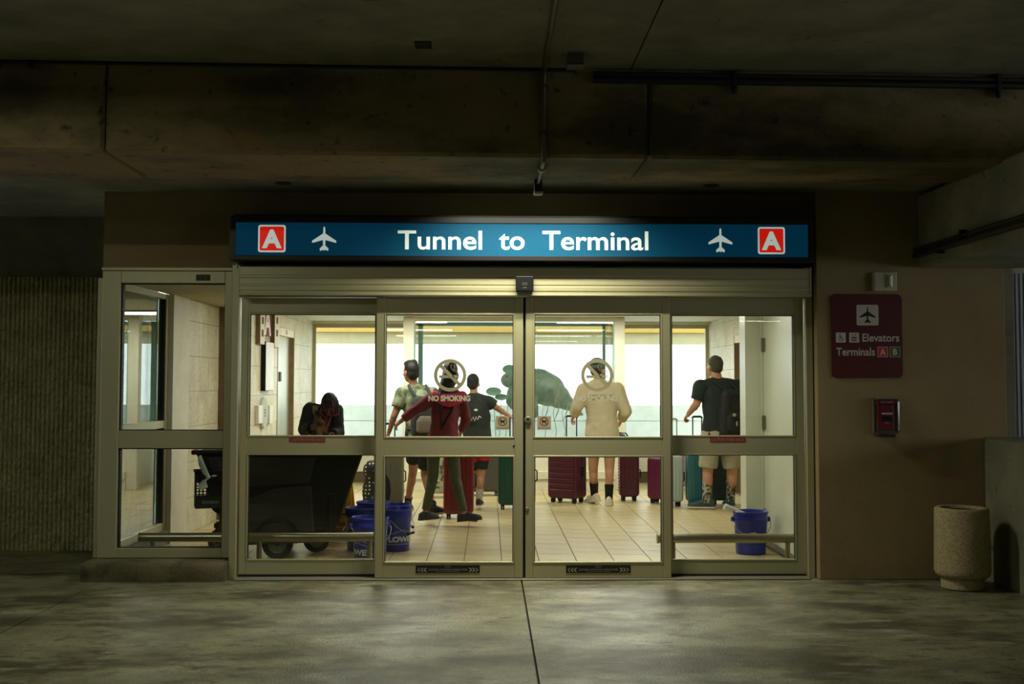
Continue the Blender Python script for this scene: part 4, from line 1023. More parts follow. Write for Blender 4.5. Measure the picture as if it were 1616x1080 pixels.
def outline(pts, w=.0028):
    mb = MB()
    for (a, b) in zip(pts, pts[1:]+pts[:1]):
        m = max(1, int(math.hypot(b[0]-a[0], b[1]-a[1])/.02))
        for i in range(m):
            p = (a[0]+(b[0]-a[0])*i/m, a[1]+(b[1]-a[1])*i/m); q = (a[0]+(b[0]-a[0])*(i+1)/m, a[1]+(b[1]-a[1])*(i+1)/m)
            v = Vector((q[0]-p[0], q[1]-p[1])).normalized()*w/2; n = Vector((-v.y, v.x))
            mb.add([(p[0]-n.x, 0, p[1]-n.y), (q[0]-n.x, 0, q[1]-n.y), (q[0]+n.x, 0, q[1]+n.y), (p[0]+n.x, 0, p[1]+n.y)], [(0, 1, 2, 3)])
    return mb
def block_text(body, width, height):
    """bold print cut into narrow strips so that it can bend"""
    mb = text(body, width, height, bold=.05)
    me = mb.mesh('work'); bm = bmesh.new(); bm.from_mesh(me)
    for k in range(-12, 13):
        bmesh.ops.bisect_plane(bm, geom=bm.verts[:]+bm.edges[:]+bm.faces[:], plane_co=(width*k/26, 0, 0), plane_no=(1, 0, 0))
    m2 = MB(); bm.verts.index_update(); m2.v = [tuple(v.co) for v in bm.verts]; m2.f = [tuple(v.index for v in f.verts) for f in bm.faces]
    bm.free(); bpy.data.meshes.remove(me); return m2
HOUSE = [(-.105, -.042), (-.105, .030), (-.085, .030), (-.085, .038), (0, .074), (.085, .038), (.085, .030), (.105, .030), (.105, -.042)]
def face(k, ang):  # angle in the bucket's own frame that turns a print towards world angle ang
    return R(ang)-bks[k].rotation_euler.z
wrapped(bks[0], [('house_outline', outline([(x*1.5, z*1.08) for x, z in HOUSE])), ('lettering', block_text("LOWE'S", .27, .052))], face(0, 37), .112)
wrapped(bks[1], [('house_outline', outline([(x*1.5, z*1.08) for x, z in HOUSE])), ('lettering', block_text("LOWE'S", .27, .052))], face(1, -42), .09)
wrapped(bks[5], [('lettering', block_text('LOWES', .05, .020))], face(5, -4), .19)
wrapped(bks[5], [('letter', block_text('D', .03, .036))], face(5, 62), .19)
rl = thing('roller_sleeve', 'white roll sticking out over the left edge of the single blue bucket', 'roller', (bks[5].location.x-.15, 10.22, .365))
obj('sleeve', MB().tube([(-.075, .0, .045), (.10, .03, -.035)], .027, 20), m_white, rl, smooth=30)
obj('core', MB().tube([(-.0765, .0, .0457), (-.07, .0, .0427)], .016, 16), m_outc2, rl)

# yellow floor sign
m_ysign = mat('yellow_plastic', sr(214, 160, 22), rough=.45)
ws = thing('floor_sign', 'yellow folding floor sign half hidden between the black cart and blue buckets', 'sign', (ax_(536, 11.15, 830), 11.15, 0), R(-4))
def panel(s):
    mb = MB(); vs = []
    for y0, y1 in ((0, .012),):
        for (x, z) in ((-.15, 0), (-.11, 0), (-.09, .05), (.09, .05), (.11, 0), (.15, 0), (.105, .62), (-.105, .62)):
            for dy in (0, .014): vs.append((x, s*(.16-.23*z)+dy, z))
    n = 8; fs = [tuple(2*i for i in range(n)), tuple(2*i+1 for i in range(n-1, -1, -1))]+[(2*i, 2*i+1, 2*((i+1) % n)+1, 2*((i+1) % n)) for i in range(n)]
    return mb.add(vs, fs)
for s in (-1, 1): obj('panel', panel(s), m_ysign, ws)
obj('hinge_top', MB().tube([(-.10, 0.007, .62), (.10, 0.007, .62)], .016, 12), m_ysign, ws)
def onsign(x0, z0): return lambda v: Vector((x0+v.x, -.16+.23*(z0+v.z)-.0015, z0+v.z))
letters('lettering', 'CAUTION', ws, m_ink, (0, 0, 0), width=.18, height=.034, bold=.03, fn=onsign(0, .16))
letters('lettering', 'WET FLOOR', ws, m_ink, (0, 0, 0), width=.19, height=.034, bold=.03, fn=onsign(0, .105))
tri = MB()
for a, b in (((-.10, .25), (.10, .25)), ((.10, .25), (0, .44)), ((0, .44), (-.10, .25))):
    v = Vector((b[0]-a[0], b[1]-a[1])).normalized()*.007; n = Vector((-v.y, v.x)); f = onsign(0, 0)
    tri.add([f(Vector((p[0]+s*n.x, 0, p[1]+s*n.y))) for p, s in ((a, -1), (b, -1), (b, 1), (a, 1))], [(0, 1, 2, 3)])
obj('warning_triangle', tri, m_ink, ws)

# black tilt cart
m_cart = mat('black_cart_plastic', sr(22, 23, 20), sr(28, 29, 25), 3, .38, spec=.3)
m_cart2 = mat('dark_grey_cart_base', sr(38, 39, 33), rough=.5)
ct = thing('tilt_cart', 'large black plastic tilt cart on wheels behind the left side panel', 'cart', (-1.80, 10.30, 0), R(6))
HL, HW, HZ = .70, .40, .915
def hopper():
    prof = [(-.70, .90), (-.62, .62), (-.56, .42), (-.45, .33), (-.22, .32), (-.05, .27), (.20, .26), (.42, .24), (.50, .30), (.54, .44), (.70, .90)]
    rings = []
    for y, s in ((-HW, 1), (-HW+.02, 1.0), (HW-.02, 1), (HW, 1)):
        rings.append([(x, y, z) for x, z in prof])
    return MB().loft(rings)
obj('hopper', hopper(), m_cart, ct, bevel=.03, seg=3, angle=50)
rim = MB().box(-.735, .735, -HW-.03, -HW+.015, .885, .925).box(-.735, .735, HW-.015, HW+.03, .885, .925).box(-.735, -.69, -HW+.015, HW-.015, .885, .925).box(.69, .735, -HW+.015, HW-.015, .885, .925)
obj('rim', rim, m_cart, ct, bevel=.012)
panel_ = MB().prism([(-.60, .86), (.30, .86), (.24, .64), (-.55, .60)], -HW-.012, -HW+.01)
obj('side_panel', panel_, m_cart2, ct, bevel=.006)
bulge = MB().prism([(-.50, .12), (-.50, .42), (-.05, .60), (.26, .62), (.30, .14)], -HW-.022, -HW+.02)
obj('side_bulge', bulge, m_cart2, ct, bevel=.015)
fen = MB().annulus(-.02, .165, .165, .195, -HW-.034, -HW+.02, n=24, a0=R(8), a1=R(172))
obj('fender', fen, m_cart, ct)
for x in (.20, .40): obj('side_rib', box(x, x+.07, -HW-.02, -HW+.02, .22, .55), m_cart, ct, bevel=.012)
def wheel(x, y, r, w, par=ct):
    o = obj('wheel', MB().lathe([(r*.62, -w/2), (r*.93, -w/2), (r, -w*.32), (r, w*.32), (r*.93, w/2), (r*.62, w/2)], (x, y, r), n=36, M=Matrix.Rotation(R(90), 4, 'X'), cap=False), m_tyre, par, smooth=40)
    obj('hub', MB().lathe([(r*.12, -w*.42), (r*.2, -w*.5), (r*.5, -w*.38), (r*.63, -w*.46), (r*.63, w*.46), (r*.5, w*.38), (r*.2, w*.5), (r*.12, w*.42)], (x, y, r), n=28, M=Matrix.Rotation(R(90), 4, 'X')), m_hub, o, smooth=40)
    obj('axle_cap', MB().tube([(x, y-w*.55, r), (x, y+w*.55, r)], r*.14, 12), m_ink, o)
wheel(-.02, -HW+.055, .13, .06); wheel(-.02, HW-.055, .13, .06)
for x, y in ((.29, 0), (-.52, -.05)):
    wheel(x, y, .115, .05); obj('caster_fork', MB().box(x-.05, x+.05, y-.045, y-.03, .10, .28).box(x-.05, x+.05, y+.03, y+.045, .10, .28).box(x-.06, x+.06, y-.05, y+.05, .235, .27), m_cart2, ct)
# crate on the cart end and the cloth that ties it
crx, cry = ax_(334, 9.72, 775), 9.72
crt = thing('crate', 'small black perforated crate tied to the left end of the black cart', 'crate', (crx-.02, cry+.02, az_(800, 9.72, 330)+.0), R(17))
crh, crw, crd = .30, .24, .20
cb = MB().box(-crw/2, crw/2, -crd/2, -crd/2+.01, 0, .085).box(-crw/2, crw/2, -crd/2, -crd/2+.01, .205, crh)
for k in range(9):
    x = -crw/2+crw*k/8; cb.box(max(-crw/2, x-.006), min(crw/2, x+.006), -crd/2, -crd/2+.01, .085, .205)
for k in range(5): cb.box(-crw/2, crw/2, -crd/2+.001, -crd/2+.009, .085+.024*k-.003, .085+.024*k+.005)
cb.box(-crw/2, crw/2, crd/2-.01, crd/2, 0, .085).box(-crw/2, crw/2, crd/2-.01, crd/2, .20, crh)
cb.box(-crw/2, -crw/2+.01, -crd/2+.01, crd/2-.01, 0, crh).box(crw/2-.01, crw/2, -crd/2+.01, crd/2-.01, 0, crh).box(-crw/2, crw/2, -crd/2, crd/2, -.006, .004)
obj('body', cb, m_black, crt)
obj('rim', MB().box(-crw/2-.008, crw/2+.008, -crd/2-.008, -crd/2+.012, crh-.02, crh+.004).box(-crw/2-.008, crw/2+.008, crd/2-.012, crd/2+.008, crh-.02, crh+.004), m_black, crt, bevel=.004, seg=1)
letters('lettering', 'KENNESAW', crt, m_hub, (0, -crd/2-.0012, .045), width=.135, height=.024, bold=.02)
cl = thing('tie_cloth', 'pale knotted cloth strip hanging from the cart rim to the black crate', 'cloth', (crx, cry-.08, .7))
c0, c1, c2 = at(313, 722, 9.60), at(324, 746, 9.56), at(330, 755, 9.56)
def strip(pts, ws, th=.005):
    rings = []
    for (p, w) in zip(pts, ws):
        p = Vector(p)-cl.location
        rings.append([p+Vector((w/2*math.cos(2*math.pi*k/10), th*math.sin(2*math.pi*k/10), .25*w*math.cos(2*math.pi*k/10))) for k in range(10)])
    return MB().loft(rings)
obj('strip', strip([c0+Vector((0, .03, .01)), at(318, 733, 9.58), c1, c2], [.03, .045, .04, .022]), m_outc2, cl, smooth=True)
obj('knot', MB().ball(c1+Vector((.02, 0, -.035))-cl.location, (.018, .014, .022)), m_outc2, cl, smooth=True)
obj('tail', wrinkle(strip([c2, at(324, 757, 9.55), at(318, 764, 9.55), at(322, 771, 9.55), at(326, 770, 9.55)], [.02, .06, .075, .06, .02]).mesh('tail', m_outc2, True), .006, 20), None, cl)
obj('tail', strip([c2, at(334, 751, 9.56), at(341, 752, 9.57)], [.02, .03, .024]), m_outc2, cl, smooth=True)
# ------------------------------------------------------------------ people
def skin(name, c): return mat(name, sr(*c), rough=.55)
m_shoe_b = mat('black_shoe', sr(24, 25, 24), rough=.6); m_sole = mat('pale_sole', sr(196, 186, 160), rough=.7)
m_sole_b = mat('dark_sole', sr(30, 30, 28), rough=.7); m_shoe_w = mat('off_white_shoe', sr(206, 196, 170), rough=.6)
m_shoe_t = mat('dark_teal_shoe', sr(32, 56, 58), rough=.6)
m_eye = mat('eye_white', sr(225, 222, 214), rough=.3); m_lip = mat('dark_lips', sr(120, 62, 58), rough=.5)
V = Vector
def dirs(yaw):  # yaw 0 faces away from the camera (+y); positive turns to the left of the photo
    f = V((-math.sin(R(yaw)), math.cos(R(yaw)), 0)); return f, V((f.y, -f.x, 0))
def hand(mb, wrist, d, palm, side, curl=35, s=1.0):
    """palm, four unequal bent fingers and a thumb on the side; d points to the fingertips, palm is the way the palm faces"""
    d = d.normalized(); palm = (palm-d*palm.dot(d)).normalized(); x = d.cross(palm)*side   # x points to the thumb side
    c = wrist+d*.048*s
    rot = Matrix((x, d, palm)).transposed()
    mb.ball(c, (.040*s, .052*s, .018*s), 12, 8, rot); mb.tube([wrist-d*.02, wrist+d*.02], [.026*s, .026*s], 10)
    for k, (off, ln) in enumerate(((.030, .072), (.010, .080), (-.011, .074), (-.031, .058))):
        p = wrist+d*(.088-abs(k-1.2)*.004)*s+x*off*s; pts = [p-d*.03*s, p]; a = R(curl)*.6; q = p
        for j, part in enumerate((.42, .33, .25)):
            dd = (d*math.cos(a)+palm*math.sin(a)+x*(.06*(1.2-k))).normalized(); q = q+dd*ln*part*s; pts.append(q); a += R(curl)
        mb.limb(pts, [.0095*s, .0092*s, .0088*s, .0082*s, .0072*s], 8)
    p = wrist+d*.028*s+x*.026*s; dd = (d*.62+x*.70+palm*.35).normalized()
    q = p+dd*.036*s; q2 = q+(d*.9+x*.15+palm*.4).normalized()*.028*s
    mb.limb([p, q, q2], [.0125*s, .0105*s, .0085*s], 8)
def torso_rings(J, g, hem=None):
    hl, hr, sl, s_r, nk = J['hipL'], J['hipR'], J['shL'], J['shR'], J['neck']
    pel = (hl+hr)/2; mid = (sl+s_r)/2; b = J['b']; out = []
    for t, rx, ry, w in ((-.16, .150, .115, 0), (.0, .172, .122, 0), (.18, .160, .112, .15), (.42, .146, .104, .45), (.66, .166, .116, .75), (.86, .182, .112, 1), (.97, .150, .088, 1), (1.06, .085, .066, 1)):
        c = pel.lerp(mid, t) if t <= 1 else mid.lerp(nk, .55)
        ax = ((hr-hl).normalized()*(1-w)+(s_r-sl).normalized()*w).normalized()
        up = (mid-pel).normalized(); ay = up.cross(ax).normalized()
        if t > .8: rx = max(rx*.6, min(rx, (s_r-sl).length*.46))
        out.append((c, ax*(rx*b+g), ay*(ry*b+g), t))
    return out
def ring(c, ax, ay, n=24): return [c+ax*math.cos(2*math.pi*k/n)+ay*math.sin(2*math.pi*k/n) for k in range(n)]
LR = ('L', 'R')
def person(label, px, py, Y, H, yaw, joints, sk, build=1.0, headyaw=None, pitch=0, curlL=35, curlR=35, palmL=None, palmR=None):
    """joints: name -> (px, py, dY) read off the photograph at depth Y+dY"""
    root = at(px, py, Y); root.z = 0
    t = thing('person', label, 'person', tuple(root), 0, None)
    f, r = dirs(yaw); k = H/1.75; J = {'b': build*k}
    dft = dict(hipL=(-.085, 0, .91), hipR=(.085, 0, .91), kneeL=V((-.095, .02, .50)), kneeR=V((.095, .02, .50)), ankleL=(-.10, 0, .085), ankleR=(.10, 0, .085),
               shL=(-.185, 0, 1.42), shR=(.185, 0, 1.42), elbowL=(-.23, -.02, 1.13), elbowR=(.23, -.02, 1.13), wristL=(-.24, .08, .89), wristR=(.24, .08, .89), neck=(0, .01, 1.49), head=(0, .035, 1.62))
    for n, (x, y, z) in dft.items(): J[n] = r*x*k+f*y*k+V((0, 0, z*k))
    for n, q in joints.items():
        J[n] = V(q) if n[:3] == 'toe' or isinstance(q, V) else at(q[0], q[1], Y+q[2])-root
    for s in LR: J['sh'+s] = J['sh'+s]+V((0, 0, .022))
    b = J['b']
    mb = MB()
    mb.loft([ring(c, ax, ay) for c, ax, ay, _ in torso_rings(J, -.012)])
    for s in LR:
        mb.limb([J['neck']+V((0, 0, .015)), J['sh'+s]], [.050*b, .045*b], 12)
        mb.limb([J['sh'+s]*.9+((J['shL']+J['shR'])/2)*.1, J['elbow'+s], J['wrist'+s]], [.056*b, .042*b, .028*b], 14)
        fa = J['elbow'+s].lerp(J['wrist'+s], .28); mb.ball(fa, .044*b, 12, 8)
        mb.limb([J['hip'+s], J['knee'+s], J['ankle'+s]], [.088*b, .057*b, .038*b], 16)
        cf = J['knee'+s].lerp(J['ankle'+s], .28)-dirs(yaw)[0]*.016; mb.ball(cf, (.052*b, .054*b, .10*b), 14, 10)
        toe = J.get('toe'+s) or f
        toe = V((toe[0], toe[1], 0)).normalized()
        mb.limb([J['ankle'+s]-toe*.02-V((0, 0, .03)), J['ankle'+s]+toe*.13*k-V((0, 0, .052))], [.036*b, .026*b], 10)
        J['toe'+s] = toe
        d = (J['wrist'+s]-J['elbow'+s]).normalized(); pl = (palmL if s == 'L' else palmR) or (r*(1 if s == 'L' else -1)-V((0, 0, .1)))
        # thumb side: forward / upward
        x0 = d.cross(pl); sd_ = 1 if x0.dot(f+V((0, 0, .6))) > 0 else -1
        hand(mb, J['wrist'+s], d, V(pl), sd_, curlL if s == 'L' else curlR, .98*k)
    hy = yaw if headyaw is None else headyaw; hf, hr = dirs(hy); hc = J['head']
    tilt = Matrix.Rotation(R(pitch), 3, hr)   # negative looks down
    B = Matrix((hr, hf, V((0, 0, 1)))).transposed(); B = tilt @ B
    L = lambda x, y, z: hc+B @ V((x, y, z))*k
    mb.limb([J['neck']-V((0, 0, .05)), J['neck'].lerp(hc, .55)], [.062*b, .055*b], 14)
    mb.ball(L(0, -.012, .028), (.074*k, .094*k, .096*k), 20, 14, B); mb.ball(L(0, .022, -.045), (.057*k, .066*k, .072*k), 16, 12, B)
    mb.ball(L(0, .050, -.086), (.030*k, .030*k, .022*k), 12, 8, B)
    mb.limb([L(0, .082, .012), L(0, .106, -.026)], [.008*k, .0145*k], 10)
    for s in (-1, 1):
        mb.ball(L(s*.078, -.006, -.010), (.010*k, .022*k, .034*k), 10, 8, B); mb.ball(L(s*.030, .074, .022), (.024*k, .014*k, .010*k), 10, 8, B); mb.ball(L(s*.036, .062, -.022), (.026*k, .022*k, .022*k), 10, 8, B)
    me = blend('body', mb, sk, .0072, 4)
    obj('body', me, None, t)
    for s in (-1, 1):
        if pitch < -20:
            obj('eyelid', MB().ball(L(s*.030, .078, .004), (.013*k, .010*k, .007*k), 12, 8, B), m_lip, t, smooth=True); continue
        e = obj('eye', MB().ball(L(s*.030, .0735, .004), .0115*k, 12, 8), m_eye, t, smooth=True)
        obj('iris', MB().ball(L(s*.030, .082, .004), .0052*k, 10, 6), m_ink, e, smooth=True)
    obj('mouth', MB().ball(L(0, .088, -.058), (.024*k, .008*k, .007*k), 12, 8, B), m_lip, t, smooth=True)
    J.update(B=B, L=L, f=f, r=r, k=k, t=t)
    return t, J
def shirt(t, J, m, g=.020, hem=-.12, sleeve=.5, name='shirt', wr=.010, sc=8, seed=0, flare=.0, vox=.011):
    mb = MB(); rs = torso_rings(J, g); b = J['b']
    pel = (J['hipL']+J['hipR'])/2; mid = (J['shL']+J['shR'])/2
    c = pel.lerp(mid, hem); base = rs[1]
    rings = [ring(c, base[1]*(1+flare), base[2]*(1+flare))]+[ring(*q[:3]) for q in rs if q[3] > hem+.05]
    mb.loft(rings)
    mb.tube([J['neck']-V((0, 0, .05)), J['neck']+V((0, 0, .022))], [.072*b+g, .060*b+g*.6], 18)
    for s in LR:
        sh, el, w = J['sh'+s], J['elbow'+s], J['wrist'+s]
        full = sleeve*((el-sh).length+(w-el).length); l1 = (el-sh).length
        r0, r1, r2 = .058*b+g, .044*b+g, .031*b+g*.8
        mb.ball(sh, r0*.96, 14, 10); mb.limb([J['neck']-V((0, 0, .012)), sh], [.050*b+g, .046*b+g], 12)
        if full <= l1:
            q = full/l1; mb.tube([sh, sh.lerp(el, q)], [r0, r0*(1-q)+(r1+.008)*q], 16)
        else:
            q = min(1, (full-l1)/(w-el).length); mb.tube([sh, el], [r0, r1], 16); mb.ball(el, r1, 14, 10); mb.tube([el, el.lerp(w, q)], [r1, r1*(1-q)+r2*q], 16)
    o = obj(name, wrinkle(blend(name, mb, m, vox, 4), wr, sc, seed), None, t); return o
def trousers(t, J, m, frac=.5, g=.016, name='shorts', flare=.0, wr=.006, seed=0, top=.08, vox=.011, q=1):
    """frac: how far down the leg, 1 at the ankle"""
    mb = MB(); b = J['b']; rs = torso_rings(J, g*.9)
    pel = (J['hipL']+J['hipR'])/2; mid = (J['shL']+J['shR'])/2
    mb.loft([ring(pel.lerp(mid, -.16), rs[0][1]*.9, rs[0][2]*.95), ring(*rs[1][:3]), ring(pel.lerp(mid, .16), rs[1][1]*.97, rs[1][2]*.97)])
    for s in LR:
        h, k_, a = J['hip'+s], J['knee'+s], J['ankle'+s]; l1 = (k_-h).length; l2 = (a-k_).length; full = frac*(l1+l2)
        r0, r1, r2 = .089*b+g, .058*b+g+flare, .040*b+g+flare*.5
        mb.ball(h, r0*.97, 14, 10)
        if full <= l1: u = full/l1; mb.tube([h, h.lerp(k_, u)], [r0, r0*(1-u)+r1*u], 18)
        else:
            u = (full-l1)/l2; mb.tube([h, k_], [r0, r1], 18); mb.ball(k_, r1, 14, 10); mb.tube([k_, k_.lerp(a, u)], [r1, r1*(1-u)+r2*u], 18)
            if flare == 0: mb.ball(k_.lerp(a, .28)-J['f']*.014, (.053*b+g, .055*b+g, .10*b), 14, 10)
    return obj(name, wrinkle(blend(name, mb, m, vox, 4), wr, 10, seed), None, t)
def socks(t, J, m, frac, which=LR, g=.006):
    for s in which:
        k_, a = J['knee'+s], J['ankle'+s]; b = J['b']
        p = a.lerp(k_, frac); mid = a.lerp(k_, frac*.5)
        obj('sock', MB().tube([a-V((0, 0, .02)), a+V((0, 0, .01)), mid, p], [.039*b+g, .040*b+g, .043*b+g, .050*b+g], 18), m, t, smooth=True)
def shoes(t, J, m, ms, lift=None, size=1.0, brim=None):
    for s in LR:
        a, d = J['ankle'+s], J['toe'+s]; k = J['k']*size; tl = (lift or {}).get(s, 0)
        x = V((d.y, -d.x, 0)); dd = (d*math.cos(R(tl))+V((0, 0, math.sin(R(tl))))).normalized(); u = x.cross(dd).normalized()
        if u.z < 0: u = -u
        heel = a-d*.065*k; heel = heel-u*(.070*k)
        up, so = [], []
        for q, w, h in ((-.03, .026, .075), (.0, .036, .088), (.06, .041, .104), (.11, .043, .096), (.16, .048, .076), (.21, .051, .062), (.25, .046, .050), (.275, .028, .034)):
            c = heel+dd*q*k
            up.append([c+x*(w*k*math.cos(2*math.pi*i/16))+u*(max(0, math.sin(2*math.pi*i/16))*h*k) for i in range(16)])
            so.append([c+x*((w+.004)*k*math.cos(2*math.pi*i/16))+u*((.010 if math.sin(2*math.pi*i/16) > 0 else -.016)*k*abs(math.sin(2*math.pi*i/16))**.3) for i in range(16)])
        sh = obj('shoe', blend('shoe', MB().loft(up).tube([a-V((0, 0, .05)), a+V((0, 0, .012))], [.046*k, .044*k], 16), m, .007, 3), None, t)
        obj('sole', MB().loft(so), ms, sh, smooth=50)
        for i in range(3):
            c = heel+dd*(.10+.028*i)*k+u*(.082-.011*i)*k
            obj('lace', MB().tube([c-x*.020*k, c+u*.004, c+x*.020*k], .0035, 6), ms, sh)
def hair_cap(t, J, m, extra=(), front=.0, low=0, name='hair', s=1.0):
    mb = MB(); k = J['k']; B = J['B']; L = J['L']
    mb.ball(L(0, -.028+front, .044), (.083*k*s, .094*k*s, .094*k*s), 20, 14, B)
    mb.ball(L(0, -.050, -.015-low), (.074*k*s, .060*k*s, .075*k*s), 16, 12, B)
    for (x, y, z, a, b_, c) in extra: mb.ball(L(x, y, z), (a*k, b_*k, c*k), 14, 10, B)
    return obj(name, wrinkle(blend(name, mb, m, .008, 3), .004, 40), None, t)
def backpack(t, J, m, w, h, d, z0, dx=0, name='backpack', accents=None):
    """worn on the back: body, pocket and two straps, children of the wearer"""
    f, r = J['f'], J['r']; mid = (J['shL']+J['shR'])/2; c = V((mid.x, mid.y, 0))-f*(.12+d*.4)+r*dx
    rot = Matrix((r, f, V((0, 0, 1)))).transposed()
    mb = MB(); rings = []
    for u, sw in ((0, .86), (.06, .97), (.5, 1), (.85, .92), (.96, .75), (1, .5)):
        rings.append([c+r*(w/2*sw*math.copysign(abs(math.cos(a))**.55, math.cos(a)))+f*(d/2*sw*math.copysign(abs(math.sin(a))**.6, math.sin(a)))+V((0, 0, z0+h*u)) for a in [2*math.pi*i/24 for i in range(24)]])
    p = obj(name, wrinkle(blend(name, mb.loft(rings), m, .012, 5), .008, 9), None, t)
    rg = []
    for u, sw in ((0, .7), (.1, .9), (.7, .9), (1, .6)):
        rg.append([c-f*(d*.46)+r*(w*.40*sw*math.copysign(abs(math.cos(a))**.6, math.cos(a)))+f*(d*.22*sw*math.sin(a))+V((0, 0, z0+h*(.08+.42*u))) for a in [2*math.pi*i/20 for i in range(20)]])
    obj('pocket', blend('pocket', MB().loft(rg), m, .010, 4), None, p)
    for s in (-1, 1):
        a = mid+r*s*.10
        obj('strap', MB().tube([c+r*s*.08+f*.03+V((0, 0, z0+h*.96)), a-f*.09+V((0, 0, .045)), a+V((0, 0, .085)), a+f*.11+V((0, 0, -.02)), a+f*.14+V((0, 0, -.20)), c+r*s*w*.5+f*.1+V((0, 0, z0+.06))], .018, 8), m, p, smooth=True)
    zl = obj('zip_line', MB().tube([c-f*(d*.52)+r*w*.36+V((0, 0, z0+h*.55)), c-f*(d*.53)+r*w*.30+V((0, 0, z0+h*.80)), c-f*(d*.50)+V((0, 0, z0+h*.88)), c-f*(d*.53)-r*w*.30+V((0, 0, z0+h*.80)), c-f*(d*.52)-r*w*.36+V((0, 0, z0+h*.55))], .005, 6), m_grip, p)
    return p, c

# the person behind the black cart
m_sk_dark = skin('dark_brown_skin', (78, 50, 38)); m_jacket = mat('black_jacket', sr(20, 23, 21), sr(30, 33, 30), 8, .8)
m_tan = mat('tan_shirt', sr(150, 128, 92), rough=.8); m_hair = mat('black_hair', sr(20, 17, 17), sr(32, 27, 26), 40, .6); m_redtip = mat('red_hair_tips', sr(150, 30, 44), rough=.6)
t, J = person('person in an open black jacket with red tipped braids looking down behind the black cart', 506, 603, 11.45, 1.66, 180,
    dict(hipL=V((.12, .26, .84)), hipR=V((-.06, .28, .84)), kneeL=V((.13, .20, .46)), kneeR=V((-.07, .22, .46)), ankleL=V((.14, .26, .085)), ankleR=V((-.08, .28, .085)),
         shR=(489, 650, .03), shL=(530, 652, .02), neck=(516, 648, -.02), head=(520, 640, -.12), elbowR=(480, 679, -.06), wristR=(497, 673, -.24), elbowL=(534, 683, -.05), wristL=(521, 687, -.24)),
    m_sk_dark, .93, 178, -38, 45, 40, palmL=(0, .4, 1), palmR=(0, .6, .8))
shirt(t, J, m_tan, .010, -.02, .12, 'tan_shirt')
def open_jacket(t, J, m):
    mb = MB(); rs = torso_rings(J, .030); rings = []
    o = shirt(t, J, m, .026, -.14, .88, 'jacket', .010, 9)
    bm = bmesh.new(); bm.from_mesh(o.data)
    mid = (J['shL']+J['shR'])/2; pel = (J['hipL']+J['hipR'])/2; ax = (J['shR']-J['shL']).normalized()
    kill = []
    for fc in bm.faces:
        c = fc.calc_center_median(); u = (c-pel).dot((mid-pel).normalized())/(mid-pel).length; p = pel.lerp(mid, max(0, min(1, u)))
        if abs((c-p).dot(ax)-.01) < .045+.035*max(0, u) and (c-p).dot(J['f']) > .03 and -.12 < u < 1.2: kill.append(fc)
    bmesh.ops.delete(bm, geom=kill, context='FACES'); bm.to_mesh(o.data); bm.free()
    return o
open_jacket(t, J, m_jacket)
trousers(t, J, mat('dark_trousers', sr(30, 30, 32), rough=.8), .98, .014, 'trousers'); shoes(t, J, m_shoe_b, m_sole_b)
hair_cap(t, J, m_hair, [], .010, .01, s=.95)
L = J['L']
for i in range(15):
    a = R(-35-290*i/14); sx, sy = math.cos(a-R(90)+R(0)), 0
    a = R(118+304*i/14); sx, sy = math.cos(a), math.sin(a)          # round the sides and back, leaving the face free
    p0 = L(.066*sx, .074*sy-.02, .07); p1 = L(.084*sx, .092*sy-.02, .0); p2 = L(.086*sx, .096*sy-.018, -.055-.014*(i % 3)); p3 = p2+V((.004*math.sin(i*5), -.004, -.026-.006*(i % 2)))
    bd = obj('braid', MB().tube([p0, p1, p2], [.011, .011, .009], 8), m_hair, t, smooth=True)
    obj('red_tip', MB().tube([p2, p3], [.009, .006], 8), m_redtip, bd, smooth=True)
for sx in (-.034, -.012, .016, .040):
    p1, p2 = L(sx*1.3, .070, .062), L(sx*1.6, .090, .038)
    bd = obj('braid', MB().tube([L(sx, .05, .10), p1, p2], [.010, .009, .008], 8), m_hair, t, smooth=True)
    obj('red_tip', MB().tube([p2, L(sx*1.75, .096, .008)], [.007, .004], 8), m_redtip, bd, smooth=True)
hd_ = obj('braid', MB().tube([L(.085, -.02, .0), L(.115, -.01, -.05), L(.13, .0, -.10)], [.011, .010, .009], 8), m_hair, t, smooth=True)
obj('red_tip', MB().tube([L(.13, 0, -.10), L(.145, 0, -.15)], [.010, .006], 8), m_redtip, hd_, smooth=True)
obj('collar', MB().tube([J['neck']+V((-.10, .02, .0)), J['neck']+V((-.085, -.07, -.02)), J['neck']+V((-.03, -.10, -.075))], [.022, .022, .014], 10).tube([J['neck']+V((.10, .02, .0)), J['neck']+V((.085, -.07, -.02)), J['neck']+V((.03, -.10, -.075))], [.022, .022, .014], 10), m_jacket, t, smooth=True)
m_pinkl = mat('pink_lanyard', sr(150, 44, 60), rough=.6)
obj('lanyard', MB().tube([J['neck']+V((-.06, -.085, -.03)), J['neck']+V((-.02, -.16, -.14)), J['neck']+V((.01, -.17, -.26))], .006, 8).tube([J['neck']+V((.06, -.085, -.03)), J['neck']+V((.035, -.16, -.14)), J['neck']+V((.012, -.17, -.26))], .006, 8), m_pinkl, t, smooth=True)

